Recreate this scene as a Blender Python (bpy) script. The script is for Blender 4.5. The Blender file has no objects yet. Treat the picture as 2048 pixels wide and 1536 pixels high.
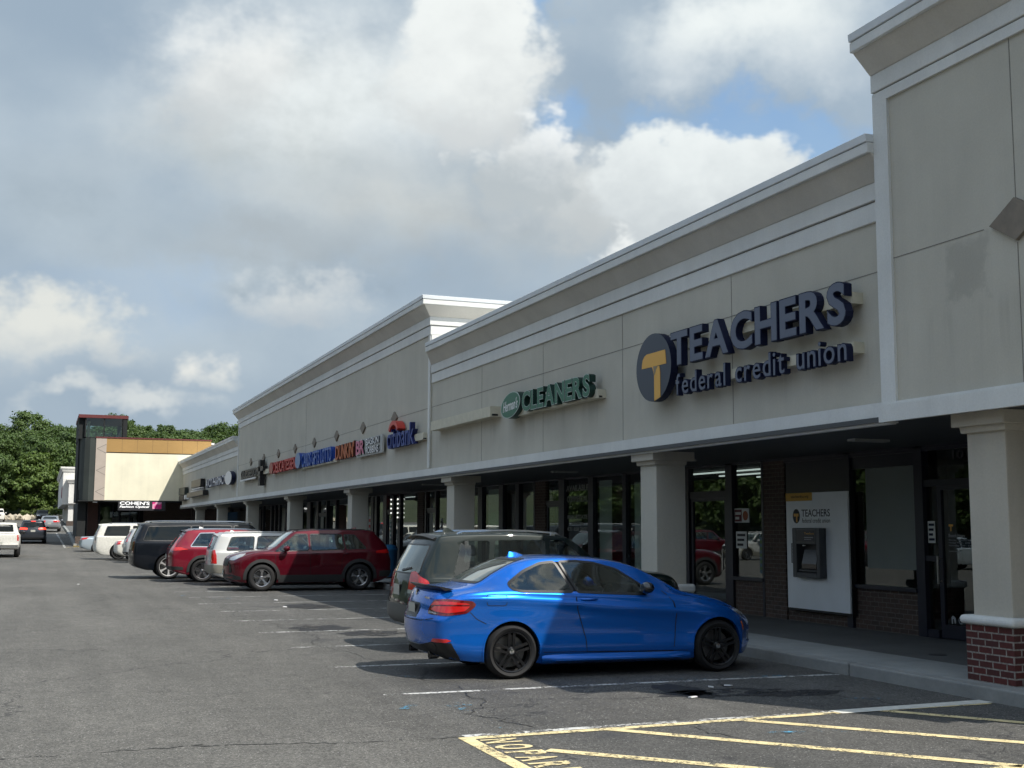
import bpy, bmesh, math, random
from mathutils import Vector, Matrix
from mathutils.bvhtree import BVHTree
from mathutils.geometry import delaunay_2d_cdt
random.seed(7)
S = bpy.context.scene
COL = S.collection
R = math.radians
# ---------------------------------------------------------------- camera
def cam_axes(yaw, pitch, roll):
    cy, sy = math.cos(yaw), math.sin(yaw)
    f = Vector((sy*math.cos(pitch), cy*math.cos(pitch), math.sin(pitch)))
    r = Vector((cy, -sy, 0)); u = r.cross(f)
    return r*math.cos(roll)+u*math.sin(roll), u*math.cos(roll)-r*math.sin(roll), f
cr, cu, cf = cam_axes(R(21.061), R(6.773), R(.258))
cd = bpy.data.cameras.new('camera'); cam = bpy.data.objects.new('camera', cd); COL.objects.link(cam)
cd.sensor_width = 36; cd.lens = 36*2421.76/2048; cd.clip_start = .1; cd.clip_end = 5000
cam.matrix_world = Matrix(((cr.x, cu.x, -cf.x, 0), (cr.y, cu.y, -cf.y, 0), (cr.z, cu.z, -cf.z, 1.75), (0, 0, 0, 1)))
S.camera = cam
# ---------------------------------------------------------------- light
SUN = Vector((.45, -.725, 1)).normalized()
sl = bpy.data.lights.new('sun', 'SUN'); sl.energy = 4.3; sl.angle = R(.5); sl.color = (1, .95, .86)
so = bpy.data.objects.new('sun', sl); COL.objects.link(so)
so.rotation_euler = SUN.to_track_quat('Z', 'Y').to_euler()
S.view_settings.view_transform = 'Standard'; S.view_settings.look = 'None'
S.view_settings.exposure = .42; S.cycles.max_bounces = 6; S.cycles.use_adaptive_sampling = True; S.cycles.adaptive_threshold = .03; S.cycles.diffuse_bounces = 3; S.cycles.glossy_bounces = 3; S.cycles.transmission_bounces = 3; S.cycles.transparent_max_bounces = 6; S.view_settings.gamma = 1
W = bpy.data.worlds.new('World'); S.world = W; W.use_nodes = True
wt = W.node_tree; wt.nodes.clear()
class NT:
    def __init__(s, t): s.t = t
    def n(s, typ, **k):
        o = s.t.nodes.new(typ)
        for a, b in k.items(): setattr(o, a, b)
        return o
    def put(s, sock, v):
        if isinstance(v, bpy.types.NodeSocket): s.t.links.new(v, sock)
        elif v is not None: sock.default_value = v
    def m(s, op, a, b=None, c=None, clamp=False):
        o = s.n('ShaderNodeMath', operation=op, use_clamp=clamp)
        for i, v in enumerate((a, b, c)):
            if v is not None: s.put(o.inputs[i], v)
        return o.outputs[0]
    def v(s, op, a, b=None, scale=None):
        o = s.n('ShaderNodeVectorMath', operation=op)
        s.put(o.inputs[0], a)
        if b is not None: s.put(o.inputs[1], b)
        if scale is not None: s.put(o.inputs['Scale'], scale)
        return o.outputs['Value'] if op in ('DOT_PRODUCT', 'LENGTH') else o.outputs[0]
    def noise(s, vec, scale, detail=4, rough=.5, dist=0, col=False):
        o = s.n('ShaderNodeTexNoise'); s.put(o.inputs['Vector'], vec)
        o.inputs['Scale'].default_value = scale; o.inputs['Detail'].default_value = detail
        o.inputs['Roughness'].default_value = rough; o.inputs['Distortion'].default_value = dist
        return o.outputs['Color' if col else 'Fac']
    def mr(s, v, a, b, c=0., d=1., smooth=True):
        o = s.n('ShaderNodeMapRange', interpolation_type='SMOOTHSTEP' if smooth else 'LINEAR')
        s.put(o.inputs[0], v)
        for i, x in enumerate((a, b, c, d)): o.inputs[i+1].default_value = x
        return o.outputs[0]
    def mix(s, f, a, b, blend='MIX'):
        o = s.n('ShaderNodeMix', data_type='RGBA', blend_type=blend)
        s.put(o.inputs[0], f)
        for i, x in ((6, a), (7, b)):
            if isinstance(x, tuple): x = (*x[:3], 1)
            s.put(o.inputs[i], x)
        return o.outputs[2]
w = NT(wt)
sky = w.n('ShaderNodeTexSky', sky_type='NISHITA'); sky.sun_disc = False
sky.sun_elevation = math.asin(SUN.z); sky.sun_rotation = math.atan2(SUN.x, SUN.y)
tc = w.n('ShaderNodeTexCoord').outputs['Generated']
# clouds live in world directions, as banks at an azimuth and elevation with turbulent edges
sx = w.n('ShaderNodeSeparateXYZ'); w.put(sx.inputs[0], tc)
AZ0 = w.m('MULTIPLY', w.m('ARCTAN2', sx.outputs[0], sx.outputs[1]), 180/math.pi)
EL0 = w.m('MULTIPLY', w.m('ARCSINE', sx.outputs[2]), 180/math.pi)
wn = w.n('ShaderNodeSeparateColor'); w.put(wn.inputs[0], w.noise(w.v('MULTIPLY', tc, (1, 1, 1.25)), 8.0, 5, .60, 0, True))
ctr = lambda sock: w.m('SUBTRACT', sock, .5)
wx, wy, nz = ctr(wn.outputs[0]), ctr(wn.outputs[1]), ctr(wn.outputs[2])
AZ = w.m('ADD', AZ0, w.m('MULTIPLY', wx, 15.)); EL = w.m('ADD', EL0, w.m('MULTIPLY', wy, 9.))
soft = ctr(w.noise(w.v('MULTIPLY', tc, (1, 1, 2.2)), 4.2, 2, .5))
relief = w.m('ADD', w.m('MULTIPLY', wy, -2.6), w.m('MULTIPLY', nz, 2.3))
blue = w.mix(w.mr(EL0, 3, 20), (3.9, 4.9, 6.0), (2.0, 3.5, 5.8))
strat = w.mix(w.mr(w.m('ADD', soft, w.m('MULTIPLY', nz, .3)), -.18, .2), (2.75, 3.45, 4.15), (4.1, 4.75, 5.2))
def bank(col, az, el, rx, ry, top, bot, s=.25, k=1., relief_k=1.):
    a_ = w.m('MULTIPLY_ADD', AZ, 1/rx, -az/rx); b_ = w.m('MULTIPLY_ADD', EL, 1/ry, -el/ry)
    q = w.m('SQRT', w.m('MULTIPLY_ADD', a_, a_, w.m('MULTIPLY', b_, b_)))
    mask = w.m('MULTIPLY', w.mr(w.m('SUBTRACT', 1.15, q), 0, s*1.6), k)
    v = w.m('ADD', w.m('MULTIPLY', w.m('SUBTRACT', EL0, el), 1/ry), w.m('MULTIPLY', relief, relief_k))
    return w.mix(mask, col, w.mix(w.mr(v, -.9, .75), bot, top))
hi = w.mr(w.m('ABSOLUTE', w.m('SUBTRACT', AZ0, 18)), 40, 75)     # unseen rest of the sky: cumulus brightened to fill the shaded facade
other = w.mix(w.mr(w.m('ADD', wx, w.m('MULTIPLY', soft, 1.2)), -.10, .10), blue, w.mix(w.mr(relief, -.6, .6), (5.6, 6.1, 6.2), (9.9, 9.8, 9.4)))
other = w.v('SCALE', other, scale=w.mr(EL0, 4, 38, .42, 1.05))  # low unseen sky dimmed so the car sides reflect darker
c = w.mix(.93, blue, strat)
WH, GR, DK = (7.3, 7.7, 7.6), (4.3, 4.7, 4.8), (2.5, 2.9, 3.2)
for a_ in ((21.6, 24.6, 2.0, 1.9, .5, .85), (24.0, 19.4, 2.3, 1.5, .6, .9), (29.5, 19.6, 4.0, 1.2, .7, .75), (34.2, 18.5, 3.2, 1.8, .5, .95), (38.5, 17.2, 3.2, 2.6, .6, .95), (4, 10, 6, 2.2, .9, .35)):
    c = bank(c, *a_[:4], (2.1, 3.5, 5.6), (2.4, 3.8, 5.7), a_[4], a_[5]*.92)
for a_ in ((32.5, 22.6, 7.0, 2.6, WH, (5.6, 6.1, 6.4), .7, .9), (12, 19.4, 11.5, 6.0, (7.0, 7.4, 7.4), (4.2, 4.6, 4.7), .6, .95), (17, 14.5, 11, 3.2, (4.9, 5.2, 5.2), (3.6, 3.9, 4.0), .8, .9),
           (7.8, 20.6, 5.0, 3.0, (7.2, 7.4, 7.3), (5.0, 5.3, 5.4), .6, .9), (18.6, 21.8, 3.6, 4.2, (7.1, 7.4, 7.3), (5.2, 5.5, 5.6), .32, 1.), (25.5, 15.6, 4.6, 2.6, (5.6, 5.9, 5.9), (4.4, 4.7, 4.8), .45, .9), (21.6, 17.4, 2.6, 2.1, (7.8, 8.0, 7.9), (4.0, 4.4, 4.6), .25, .85),
           (29.8, 16.3, 4.6, 2.9, (6.8, 7.2, 7.2), (4.8, 5.2, 5.4), .22, 1.), (26.8, 12.9, 2.4, 1.2, (7.8, 8.0, 7.8), (6.0, 6.2, 6.2), .4, .8), (9.5, 12.2, 10, 2.0, (3.3, 3.7, 3.95), (2.5, 2.95, 3.25), .9, .85), (2, 15.0, 5.5, 3.4, (3.2, 3.8, 4.3), (2.5, 3.1, 3.6), 1., .6),
           (11.3, 10.1, 3.6, 1.1, (5.8, 6.0, 5.9), (4.2, 4.6, 4.9), .7, .7), (-.6, 8.2, 3.0, 1.8, (6.4, 6.5, 6.1), (3.9, 4.4, 4.8), .45, .9), (6.4, 6.7, 2.2, 1.0, (6.9, 6.9, 6.5), (4.3, 4.8, 5.1), .8, .9), (2.8, 5.1, 4.0, .9, (6.2, 6.4, 6.2), (4.4, 5.0, 5.5), .6, .7)):
    c = bank(c, *a_)
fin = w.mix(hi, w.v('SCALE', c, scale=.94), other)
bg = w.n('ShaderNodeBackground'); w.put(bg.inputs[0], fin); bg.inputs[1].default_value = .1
W.cycles.sampling_method = 'MANUAL'; W.cycles.sample_map_resolution = 512
wo = w.n('ShaderNodeOutputWorld'); w.put(wo.inputs[0], bg.outputs[0])

# ---------------------------------------------------------------- materials
MATS = {}
def mat(name, col, rough=.6, metal=0., coat=0., var=0., vscale=3., bump=0., bscale=60., emit=None, spec=.5, dirt=None):
    if name in MATS: return MATS[name]
    M = bpy.data.materials.new(name); M.use_nodes = True; MATS[name] = M
    t = NT(M.node_tree); b = M.node_tree.nodes['Principled BSDF']
    b.inputs['Base Color'].default_value = (*col, 1); b.inputs['Roughness'].default_value = rough
    b.inputs['Metallic'].default_value = metal; b.inputs['Coat Weight'].default_value = coat
    b.inputs['Coat Roughness'].default_value = .03
    b.inputs['Specular IOR Level'].default_value = spec
    if emit: b.inputs['Emission Color'].default_value = (*emit[:3], 1); b.inputs['Emission Strength'].default_value = emit[3]
    if var or bump:
        o = t.n('ShaderNodeTexCoord').outputs['Object']
    if var:
        f = t.mr(t.noise(o, vscale, 4, .6), .3, .7, 1-var, 1+var, False)
        t.put(b.inputs['Base Color'], t.mix(1., col, f, 'MULTIPLY'))
    if bump:
        bn = t.n('ShaderNodeBump'); bn.inputs['Strength'].default_value = bump; bn.inputs['Distance'].default_value = .01
        t.put(bn.inputs['Height'], t.noise(o, bscale, 4, .6)); t.put(b.inputs['Normal'], bn.outputs[0])
    return M
def bsdf(M): return M.node_tree.nodes['Principled BSDF']
def brick(name, c1, c2, mortar, axis, bw=.2, rh=.075, ms=.008, dark=None):
    if name in MATS: return MATS[name]
    M = mat(name, c1, .85); t = NT(M.node_tree); b = bsdf(M)
    o = t.n('ShaderNodeTexCoord').outputs['Object']
    sp = t.n('ShaderNodeSeparateXYZ'); t.put(sp.inputs[0], o)
    g = t.n('ShaderNodeNewGeometry'); sn = t.n('ShaderNodeSeparateXYZ'); t.put(sn.inputs[0], g.outputs['Normal'])
    fy = t.m('GREATER_THAN', t.m('ABSOLUTE', sn.outputs[0]), .5)
    cb = t.n('ShaderNodeCombineXYZ')
    mx = t.n('ShaderNodeMix'); t.put(mx.inputs[0], fy); t.put(mx.inputs[2], sp.outputs[0]); t.put(mx.inputs[3], sp.outputs[1])
    t.put(cb.inputs[0], mx.outputs[0]); t.put(cb.inputs[1], sp.outputs[2])
    bt = t.n('ShaderNodeTexBrick'); t.put(bt.inputs['Vector'], cb.outputs[0])
    bt.inputs['Scale'].default_value = 1; bt.inputs['Brick Width'].default_value = bw; bt.inputs['Row Height'].default_value = rh
    bt.inputs['Mortar Size'].default_value = ms; bt.inputs['Mortar Smooth'].default_value = .3; bt.inputs['Bias'].default_value = -.1
    for i, c in enumerate((c1, c2, mortar)): bt.inputs[i+1].default_value = (*c, 1)
    cc = t.mix(t.mr(t.noise(o, 25, 4), .3, .7, 0, .5), bt.outputs[0], (c1[0]*.5, c1[1]*.5, c1[2]*.5), 'MIX')
    t.put(b.inputs['Base Color'], cc)
    bn = t.n('ShaderNodeBump'); bn.inputs['Strength'].default_value = .5; bn.inputs['Distance'].default_value = .008
    t.put(bn.inputs['Height'], t.m('SUBTRACT', t.m('MULTIPLY', t.noise(o, 80, 3), .4), bt.outputs[1])); t.put(b.inputs['Normal'], bn.outputs[0])
    return M
def stucco(name, col, streak=.12, joint=None):
    """fine sandy render with faint vertical rain streaks and patchy weathering"""
    M = mat(name, col, .9); t = NT(M.node_tree); b = bsdf(M)
    o = t.n('ShaderNodeTexCoord').outputs['Object']
    big = t.mr(t.noise(o, .8, 5, .6), .3, .7, .92, 1.06, False)
    st = t.mr(t.noise(t.v('MULTIPLY', o, (2.2, 2.2, .12)), 1.5, 5, .6), .35, .75, 1.03, 1-streak, False)
    fine = t.mr(t.noise(o, 45, 3, .7), .3, .7, .95, 1.05, False)
    f = t.m('MULTIPLY', t.m('MULTIPLY', big, st), fine)
    cc = t.mix(1., (*col, 1), f, 'MULTIPLY')
    if name == 'beige stucco':   # old sign ghost on the pavilion, rain stains below the raceways
        sp = t.n('ShaderNodeSeparateXYZ'); t.put(sp.inputs[0], o); nn = t.m('MULTIPLY', t.m('SUBTRACT', t.noise(o, 4.5, 5, .7), .5), .5)
        q = t.m('MAXIMUM', t.m('ABSOLUTE', t.m('SUBTRACT', sp.outputs[1], 10.22)), t.m('ABSOLUTE', t.m('SUBTRACT', sp.outputs[2], 4.55)))
        cc = t.mix(t.m('MULTIPLY', t.mr(t.m('ADD', q, nn), .22, .38, 1, 0), .30), cc, (.20, .19, .17))
        zz = t.mr(sp.outputs[2], 3.3, 4.1, 0, 1); zt_ = t.mr(sp.outputs[2], 4.0, 4.3, 1, 0)
        sn = t.mr(t.noise(t.v('MULTIPLY', o, (1, 1, .06)), 1.6, 5, .7), .48, .66)
        cc = t.mix(t.m('MULTIPLY', t.m('MULTIPLY', t.m('MULTIPLY', zz, zt_), sn), .25), cc, (.21, .19, .16))
    t.put(b.inputs['Base Color'], cc)
    bn = t.n('ShaderNodeBump'); bn.inputs['Strength'].default_value = .35; bn.inputs['Distance'].default_value = .004
    t.put(bn.inputs['Height'], t.noise(o, 110, 3, .7)); t.put(b.inputs['Normal'], bn.outputs[0])
    return M
def glass(name, tint=(.35, .38, .38), rough=.0, boost=1.):
    if name in MATS: return MATS[name]
    M = bpy.data.materials.new(name); M.use_nodes = True; MATS[name] = M
    t = NT(M.node_tree); M.node_tree.nodes.clear()
    tr = t.n('ShaderNodeBsdfTransparent'); tr.inputs[0].default_value = (*tint, 1)
    gl = t.n('ShaderNodeBsdfGlossy'); gl.inputs['Roughness'].default_value = rough; gl.inputs[0].default_value = (.95, 1, .98, 1)
    fr = t.n('ShaderNodeFresnel'); fr.inputs[0].default_value = 1.62
    fac = t.m('MULTIPLY', t.m('MULTIPLY', fr.outputs[0], 1.5*boost, clamp=True), t.m('SUBTRACT', 1., t.n('ShaderNodeNewGeometry').outputs['Backfacing']))
    mx = t.n('ShaderNodeMixShader'); t.put(mx.inputs[0], fac); t.put(mx.inputs[1], tr.outputs[0]); t.put(mx.inputs[2], gl.outputs[0])
    out = t.n('ShaderNodeOutputMaterial'); t.put(out.inputs[0], mx.outputs[0])
    return M
# ---------------------------------------------------------------- object helpers
EACH = {'lantern_glass', 'brick_wall', 'control_joint', 'panel_joint', 'mullion', 'spandrel_panel', 'blind', 'ceiling_light', 'interior_wall', 'lantern_post', 'fascia_band', 'trim_frame', 'notice', 'window', 'window_frame', 'rear_wall', 'tower_wall'}
def tag(o, label=None, cat=None, group=None, kind=None):
    if label: o['label'] = label
    if cat: o['category'] = cat
    if group: o['group'] = group
    if kind: o['kind'] = kind
    return o
def empty(name, loc=(0, 0, 0), rz=0, label=None, cat=None, group=None):
    o = bpy.data.objects.new(name, None); COL.objects.link(o); o.location = loc; o.rotation_euler = (0, 0, rz)
    o.empty_display_size = .2
    return tag(o, label, cat, group)
def link(name, bm, mats, parent=None, smooth=None):
    me = bpy.data.meshes.new(name)
    bm.to_mesh(me); bm.free()
    o = bpy.data.objects.new(name, me); COL.objects.link(o)
    for m_ in (mats if isinstance(mats, (list, tuple)) else [mats]): me.materials.append(m_)
    if parent: o.parent = parent
    if smooth is not None:
        me.shade_smooth()
        if smooth: me.set_sharp_from_angle(angle=R(smooth))
    return o
def box(bm, x0, x1, y0, y1, z0, z1, mi=0):
    v = [bm.verts.new((x, y, z)) for x in (x0, x1) for y in (y0, y1) for z in (z0, z1)]
    for q in ((0, 1, 3, 2), (4, 6, 7, 5), (0, 4, 5, 1), (2, 3, 7, 6), (0, 2, 6, 4), (1, 5, 7, 3)):
        f = bm.faces.new([v[i] for i in q]); f.material_index = mi
def tier(bm, x0, x1, y0, y1, z0, z1, ob, ot, ya=1, yb=1, mi=0):
    """a box with its three outer sides pushed out by ob at the bottom and ot at the top"""
    v = []
    for o_, z in ((ob, z0), (ot, z1)):
        for x, y in ((x0-o_, y0-o_*ya), (x0-o_, y1+o_*yb), (x1, y1+o_*yb), (x1, y0-o_*ya)): v.append(bm.verts.new((x, y, z)))
    for q in ((3, 2, 1, 0), (4, 5, 6, 7), (0, 1, 5, 4), (1, 2, 6, 5), (2, 3, 7, 6), (3, 0, 4, 7)):
        f = bm.faces.new([v[i] for i in q]); f.material_index = mi
def B(name, mats, parent, *boxes):
    if name in EACH and len(boxes) > 1: return [B(name, mats, parent, b_) for b_ in boxes]
    bm = bmesh.new()
    for b_ in boxes: box(bm, *b_)
    return link(name, bm, mats, parent)
def bevel(o, wd, seg=2):
    m_ = o.modifiers.new('bevel', 'BEVEL'); m_.width = wd; m_.segments = seg; m_.limit_method = 'ANGLE'
def lathe(bm, prof, n=32, axis='y', c=(0, 0, 0), mi=0):
    rings = []
    for r_, a in prof:
        ring = []
        for i in range(n):
            t_ = 2*math.pi*i/n
            p = (r_*math.cos(t_), a, r_*math.sin(t_)) if axis == 'y' else (r_*math.cos(t_), r_*math.sin(t_), a)
            ring.append(bm.verts.new((p[0]+c[0], p[1]+c[1], p[2]+c[2])))
        rings.append(ring)
    for a, b_ in zip(rings, rings[1:]):
        for i in range(n):
            f = bm.faces.new((a[i], a[(i+1) % n], b_[(i+1) % n], b_[i])); f.material_index = mi
    return rings
def prism(bm, pts, h0, h1, frame, mi=0):
    """polygon pts (a,b) extruded; frame(a,b,h)->xyz"""
    A = [bm.verts.new(frame(a, b_, h0)) for a, b_ in pts]; Bv = [bm.verts.new(frame(a, b_, h1)) for a, b_ in pts]
    n = len(pts)
    bm.faces.new(A[::-1]).material_index = mi; bm.faces.new(Bv).material_index = mi
    for i in range(n): bm.faces.new((A[i], A[(i+1) % n], Bv[(i+1) % n], Bv[i])).material_index = mi
def text_bm(s, offset=0., shear=0.):
    cu_ = bpy.data.curves.new('t', 'FONT'); cu_.body = s; cu_.size = 1; cu_.offset = offset; cu_.shear = shear; cu_.resolution_u = 4
    o = bpy.data.objects.new('t', cu_); COL.objects.link(o)
    me = bpy.data.meshes.new_from_object(o.evaluated_get(bpy.context.evaluated_depsgraph_get()))
    bpy.data.objects.remove(o); bpy.data.curves.remove(cu_)
    bm = bmesh.new(); bm.from_mesh(me); bpy.data.meshes.remove(me)
    return bm
def text_obj(name, s, mats, parent, frame, a0, a1, b0, b1, d0, d1, offset=0., shear=0., ref=None, grow=0):
    """text stretched to fill a0..a1 by b0..b1, as a slab from depth d0 (back) to d1 (front); frame(a,b,d)->xyz"""
    bm = text_bm(s, offset, shear)
    xs = [v.co.x for v in bm.verts]; ys = [v.co.y for v in bm.verts]
    if not xs: return None
    X0, X1, Y0, Y1 = min(xs), max(xs), min(ys), max(ys)
    sx = (a1-a0)/(X1-X0); sy = (b1-b0)/(Y1-Y0)
    uv = [((v.co.x-X0)*sx+a0, (v.co.y-Y0)*sy+b0) for v in bm.verts]
    if abs(d1-d0) > 1e-6:
        top = list(bm.faces); 
        edges = [e for e in bm.edges if len(e.link_faces) == 1]
        n0 = len(bm.verts); bm.verts.ensure_lookup_table()
        back = [bm.verts.new() for _ in range(n0)]
        bm.verts.index_update(); bm.verts.ensure_lookup_table()
        for i in range(n0):
            bm.verts[i].co = frame(*uv[i], d1); back[i].co = frame(*uv[i], d0)
        for e in edges:
            a, b_ = e.verts; f = bm.faces.new((a, b_, back[b_.index], back[a.index]))
            f.material_index = 1 if isinstance(mats, (list, tuple)) and len(mats) > 1 else 0
        for f in top: f.material_index = 0
        bmesh.ops.recalc_face_normals(bm, faces=list(bm.faces))
    else:
        for v, (a, b_) in zip(bm.verts, uv): v.co = frame(a, b_, d1)
    for v in list(bm.verts):
        if not v.link_faces: bm.verts.remove(v)
    for f in bm.faces: f.smooth = False
    return link(name, bm, mats, parent)
def face_frame(X): return lambda a, b_, d: (X-d, -a, b_)     # on the shop front: a runs toward the viewer's right (-Y)
def south_frame(Y): return lambda a, b_, d: (a, Y-d, b_)     # on a wall facing the camera (-Y)
def copy_tree(o, parent=None, loc=None, rz=None):
    c = o.copy(); COL.objects.link(c)
    if parent: c.parent = parent
    if loc is not None: c.location = loc
    if rz is not None: c.rotation_euler = (0, 0, rz)
    for ch in list(o.children): copy_tree(ch, c)
    return c
# ================================================================ ground
def gh(y):
    pts = [(-1e9, 0), (74, 0), (84, .12), (96, .44), (121, 1.2), (150, 1.75), (190, 2.35), (1e9, 2.7)]
    if y > 190: return 2.35+min((y-190)*.02, .6)
    for (a, za), (b_, zb) in zip(pts, pts[1:]):
        if a <= y <= b_: return za if za == zb else za+(zb-za)*(y-a)/(b_-a)
def sheet(name, x0, x1, ys, M, dz=0., kind='structure', xs=None):
    bm = bmesh.new(); xs = xs or [x0, x1]
    rows = [[bm.verts.new((x, y, gh(y)+dz)) for x in xs] for y in ys]
    for a, b_ in zip(rows, rows[1:]):
        for i in range(len(xs)-1): bm.faces.new((a[i], a[i+1], b_[i+1], b_[i]))
    o = link(name, bm, M); tag(o, kind=kind); return o
def asphalt():
    M = mat('asphalt', (.07, .07, .07), .85); t = NT(M.node_tree); b = bsdf(M)
    o = t.n('ShaderNodeTexCoord').outputs['Object']
    sp = t.n('ShaderNodeSeparateXYZ'); t.put(sp.inputs[0], o)
    lane = t.mr(sp.outputs[0], 2.9, 4.6, 0, 1)
    base = t.mix(lane, (.100, .096, .087), (.076, .074, .069))
    big = t.mr(t.noise(t.v('MULTIPLY', o, (.5, .22, 1)), .55, 6, .62), .32, .68, .74, 1.22, False)
    mid = t.mr(t.noise(o, 3.1, 5, .6), .3, .7, .86, 1.12, False)
    vo = t.n('ShaderNodeTexVoronoi'); t.put(vo.inputs['Vector'], o); vo.inputs['Scale'].default_value = 75
    hs = t.n('ShaderNodeSeparateColor'); t.put(hs.inputs[0], vo.outputs['Color'])
    st = t.mr(hs.outputs[0], 0, 1, .45, 1.6, False)
    bright = t.m('MULTIPLY', t.m('GREATER_THAN', hs.outputs[1], .965), t.m('LESS_THAN', vo.outputs[0], .42))
    f = t.m('MULTIPLY', t.m('MULTIPLY', big, mid), st)
    c = t.mix(1., base, f, 'MULTIPLY')
    c = t.mix(t.m('MULTIPLY', bright, .75), c, (.42, .41, .38))
    # old oil stains and darker sealed patches inside the bays
    oil = t.m('MULTIPLY', t.mr(t.noise(t.v('MULTIPLY', o, (.8, 1, 1)), .75, 4, .55), .58, .70, 0, .55), lane)
    c = t.mix(oil, c, (.030, .031, .034))
    trk = t.mr(t.noise(t.v('MULTIPLY', o, (1.6, .05, 1)), 1., 4, .6), .35, .7, 1.1, .86, False)
    c = t.mix(1., c, trk, 'MULTIPLY')
    vd = t.n('ShaderNodeTexVoronoi'); t.put(vd.inputs['Vector'], t.v('ADD', o, t.v('SCALE', t.noise(o, 6, 2, .5, 0, True), scale=.12))); vd.inputs['Scale'].default_value = 1.35
    hd = t.n('ShaderNodeSeparateColor'); t.put(hd.inputs[0], vd.outputs['Color'])
    drip = t.m('MULTIPLY', t.m('MULTIPLY', t.mr(vd.outputs[0], .05, .16, 1, 0), t.m('GREATER_THAN', hd.outputs[0], .45)), t.m('MULTIPLY_ADD', lane, .5, .14))
    c = t.mix(drip, c, (.018, .018, .02))
    # cracks
    wv = t.v('ADD', o, t.v('SCALE', t.v('SUBTRACT', t.noise(o, 1.3, 4, .6, 0, True), (.5, .5, .5)), scale=1.2))
    vc = t.n('ShaderNodeTexVoronoi', feature='DISTANCE_TO_EDGE'); t.put(vc.inputs['Vector'], wv); vc.inputs['Scale'].default_value = .21
    cr_ = t.m('MULTIPLY', t.mr(vc.outputs[0], .0, .006, 1, 0), t.mr(t.noise(o, .5, 3), .44, .56, 0, 1))
    vc2 = t.n('ShaderNodeTexVoronoi', feature='DISTANCE_TO_EDGE'); t.put(vc2.inputs['Vector'], wv); vc2.inputs['Scale'].default_value = 1.1
    cr2 = t.m('MULTIPLY', t.mr(vc2.outputs[0], .0, .02, 1, 0), t.mr(t.noise(o, .42, 4), .56, .62, 0, .7))
    crk = t.m('MAXIMUM', cr_, cr2)
    c = t.mix(t.m('MULTIPLY', crk, .75), c, (.018, .018, .02))
    t.put(b.inputs['Base Color'], c)
    bn = t.n('ShaderNodeBump'); bn.inputs['Strength'].default_value = .55; bn.inputs['Distance'].default_value = .008
    t.put(bn.inputs['Height'], t.m('SUBTRACT', t.m('ADD', hs.outputs[0], t.m('MULTIPLY', t.noise(o, 9, 4), .8)), crk)); t.put(b.inputs['Normal'], bn.outputs[0])
    return M
M_ASPH = asphalt()
def paint(name, col, wear=.5, scale=22.):
    """traffic paint worn through to the asphalt below"""
    M = mat(name, col, .75); t = NT(M.node_tree); b = bsdf(M)
    o = t.n('ShaderNodeTexCoord').outputs['Object']
    f = t.m('ADD', t.m('MULTIPLY', t.noise(o, scale, 6, .75), .6), t.m('MULTIPLY', t.noise(o, scale*.12, 3, .6), .4))
    t.put(b.inputs['Alpha'], t.mr(f, wear-.035, wear+.035, 0, 1))
    t.put(b.inputs['Base Color'], t.mix(t.mr(t.noise(o, 8, 5), .3, .7, 0, .6), col, tuple(x*.6 for x in col)))
    return M
M_WHITEP = paint('worn white paint', (.62, .62, .60), .50); M_WHITE2 = paint('faded white paint', (.5, .5, .48), .498)
M_YELP = paint('yellow paint', (.78, .65, .36), .45, 30.); M_BLUEP = paint('blue marking paint', (.08, .30, .46), .575, 9.)
ys = [-120, -40, 0, 20, 40, 60, 74, 84, 90, 96, 108, 121, 135, 150, 170, 190, 205, 230, 300]
sheet('parking_lot', -300, 300, ys, M_ASPH, 0., xs=[-300, -60, -20, 0, 9.15, 30, 300])
def strip(name, pts, wd, M, z=.004, pl=None):
    """flat ribbon of paint along a polyline"""
    bm = bmesh.new(); prev = None
    for i, p in enumerate(pts):
        a = Vector(pts[max(i-1, 0)]); c = Vector(pts[min(i+1, len(pts)-1)]); d = (c-a).normalized(); n = Vector((-d.y, d.x))*wd/2
        q = Vector(p); zz = gh(q.y)+z
        cur = (bm.verts.new((q.x-n.x, q.y-n.y, zz)), bm.verts.new((q.x+n.x, q.y+n.y, zz)))
        if prev: bm.faces.new((prev[0], cur[0], cur[1], prev[1]))
        prev = cur
    o = link(name, bm, M); return tag(o, kind='structure')
for k in range(18):
    y = 12.6+2.66*k
    strip('parking_line', [(3.43+.05*math.sin(k*3), y), (6.2, y+.02), (9.1, y-.03)], .10, M_WHITE2 if k not in (0, 3) else M_WHITEP)
strip('parking_line', [(3.4, 9.93), (4.7, 9.99), (6.5, 10.03), (9.12, 10.09)], .11, M_WHITEP)
strip('parking_line', [(7.2, 10.0), (9.12, 10.11)], .2, mat('white paint', (.62, .61, .56), .7, var=.15, vscale=14), .008)
strip('no_parking_border', [(3.33, 9.81), (5.0, 9.86), (7.1, 9.97), (9.05, 10.0)], .11, M_YELP, .006)
strip('no_parking_border', [(3.385, 9.85), (3.37, 8.5), (3.36, 7.2)], .12, M_YELP, .005)
strip('no_parking_border', [(3.36, 7.2), (9.1, 7.35)], .11, M_YELP, .005)
import itertools
def crack(pts, wd, seed):
    rn = random.Random(seed); out = []
    for a, b_ in zip(pts, pts[1:]):
        n = max(2, int(math.hypot(b_[0]-a[0], b_[1]-a[1])/.07)); wd *= 1 if wd < .02 else .62
        for i in range(n): out.append((a[0]+(b_[0]-a[0])*i/n+rn.uniform(-.03, .03)+.10*math.sin(i*.21+seed), a[1]+(b_[1]-a[1])*i/n+rn.uniform(-.04, .04)))
    out.append(pts[-1]); strip('asphalt_crack', out, wd, M_CRACK, .0035)
M_CRACK = paint('open crack', (.016, .016, .016), .485, 30.); M_SEAL = paint('tar patch', (.022, .022, .024), .46, 5.)
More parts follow.
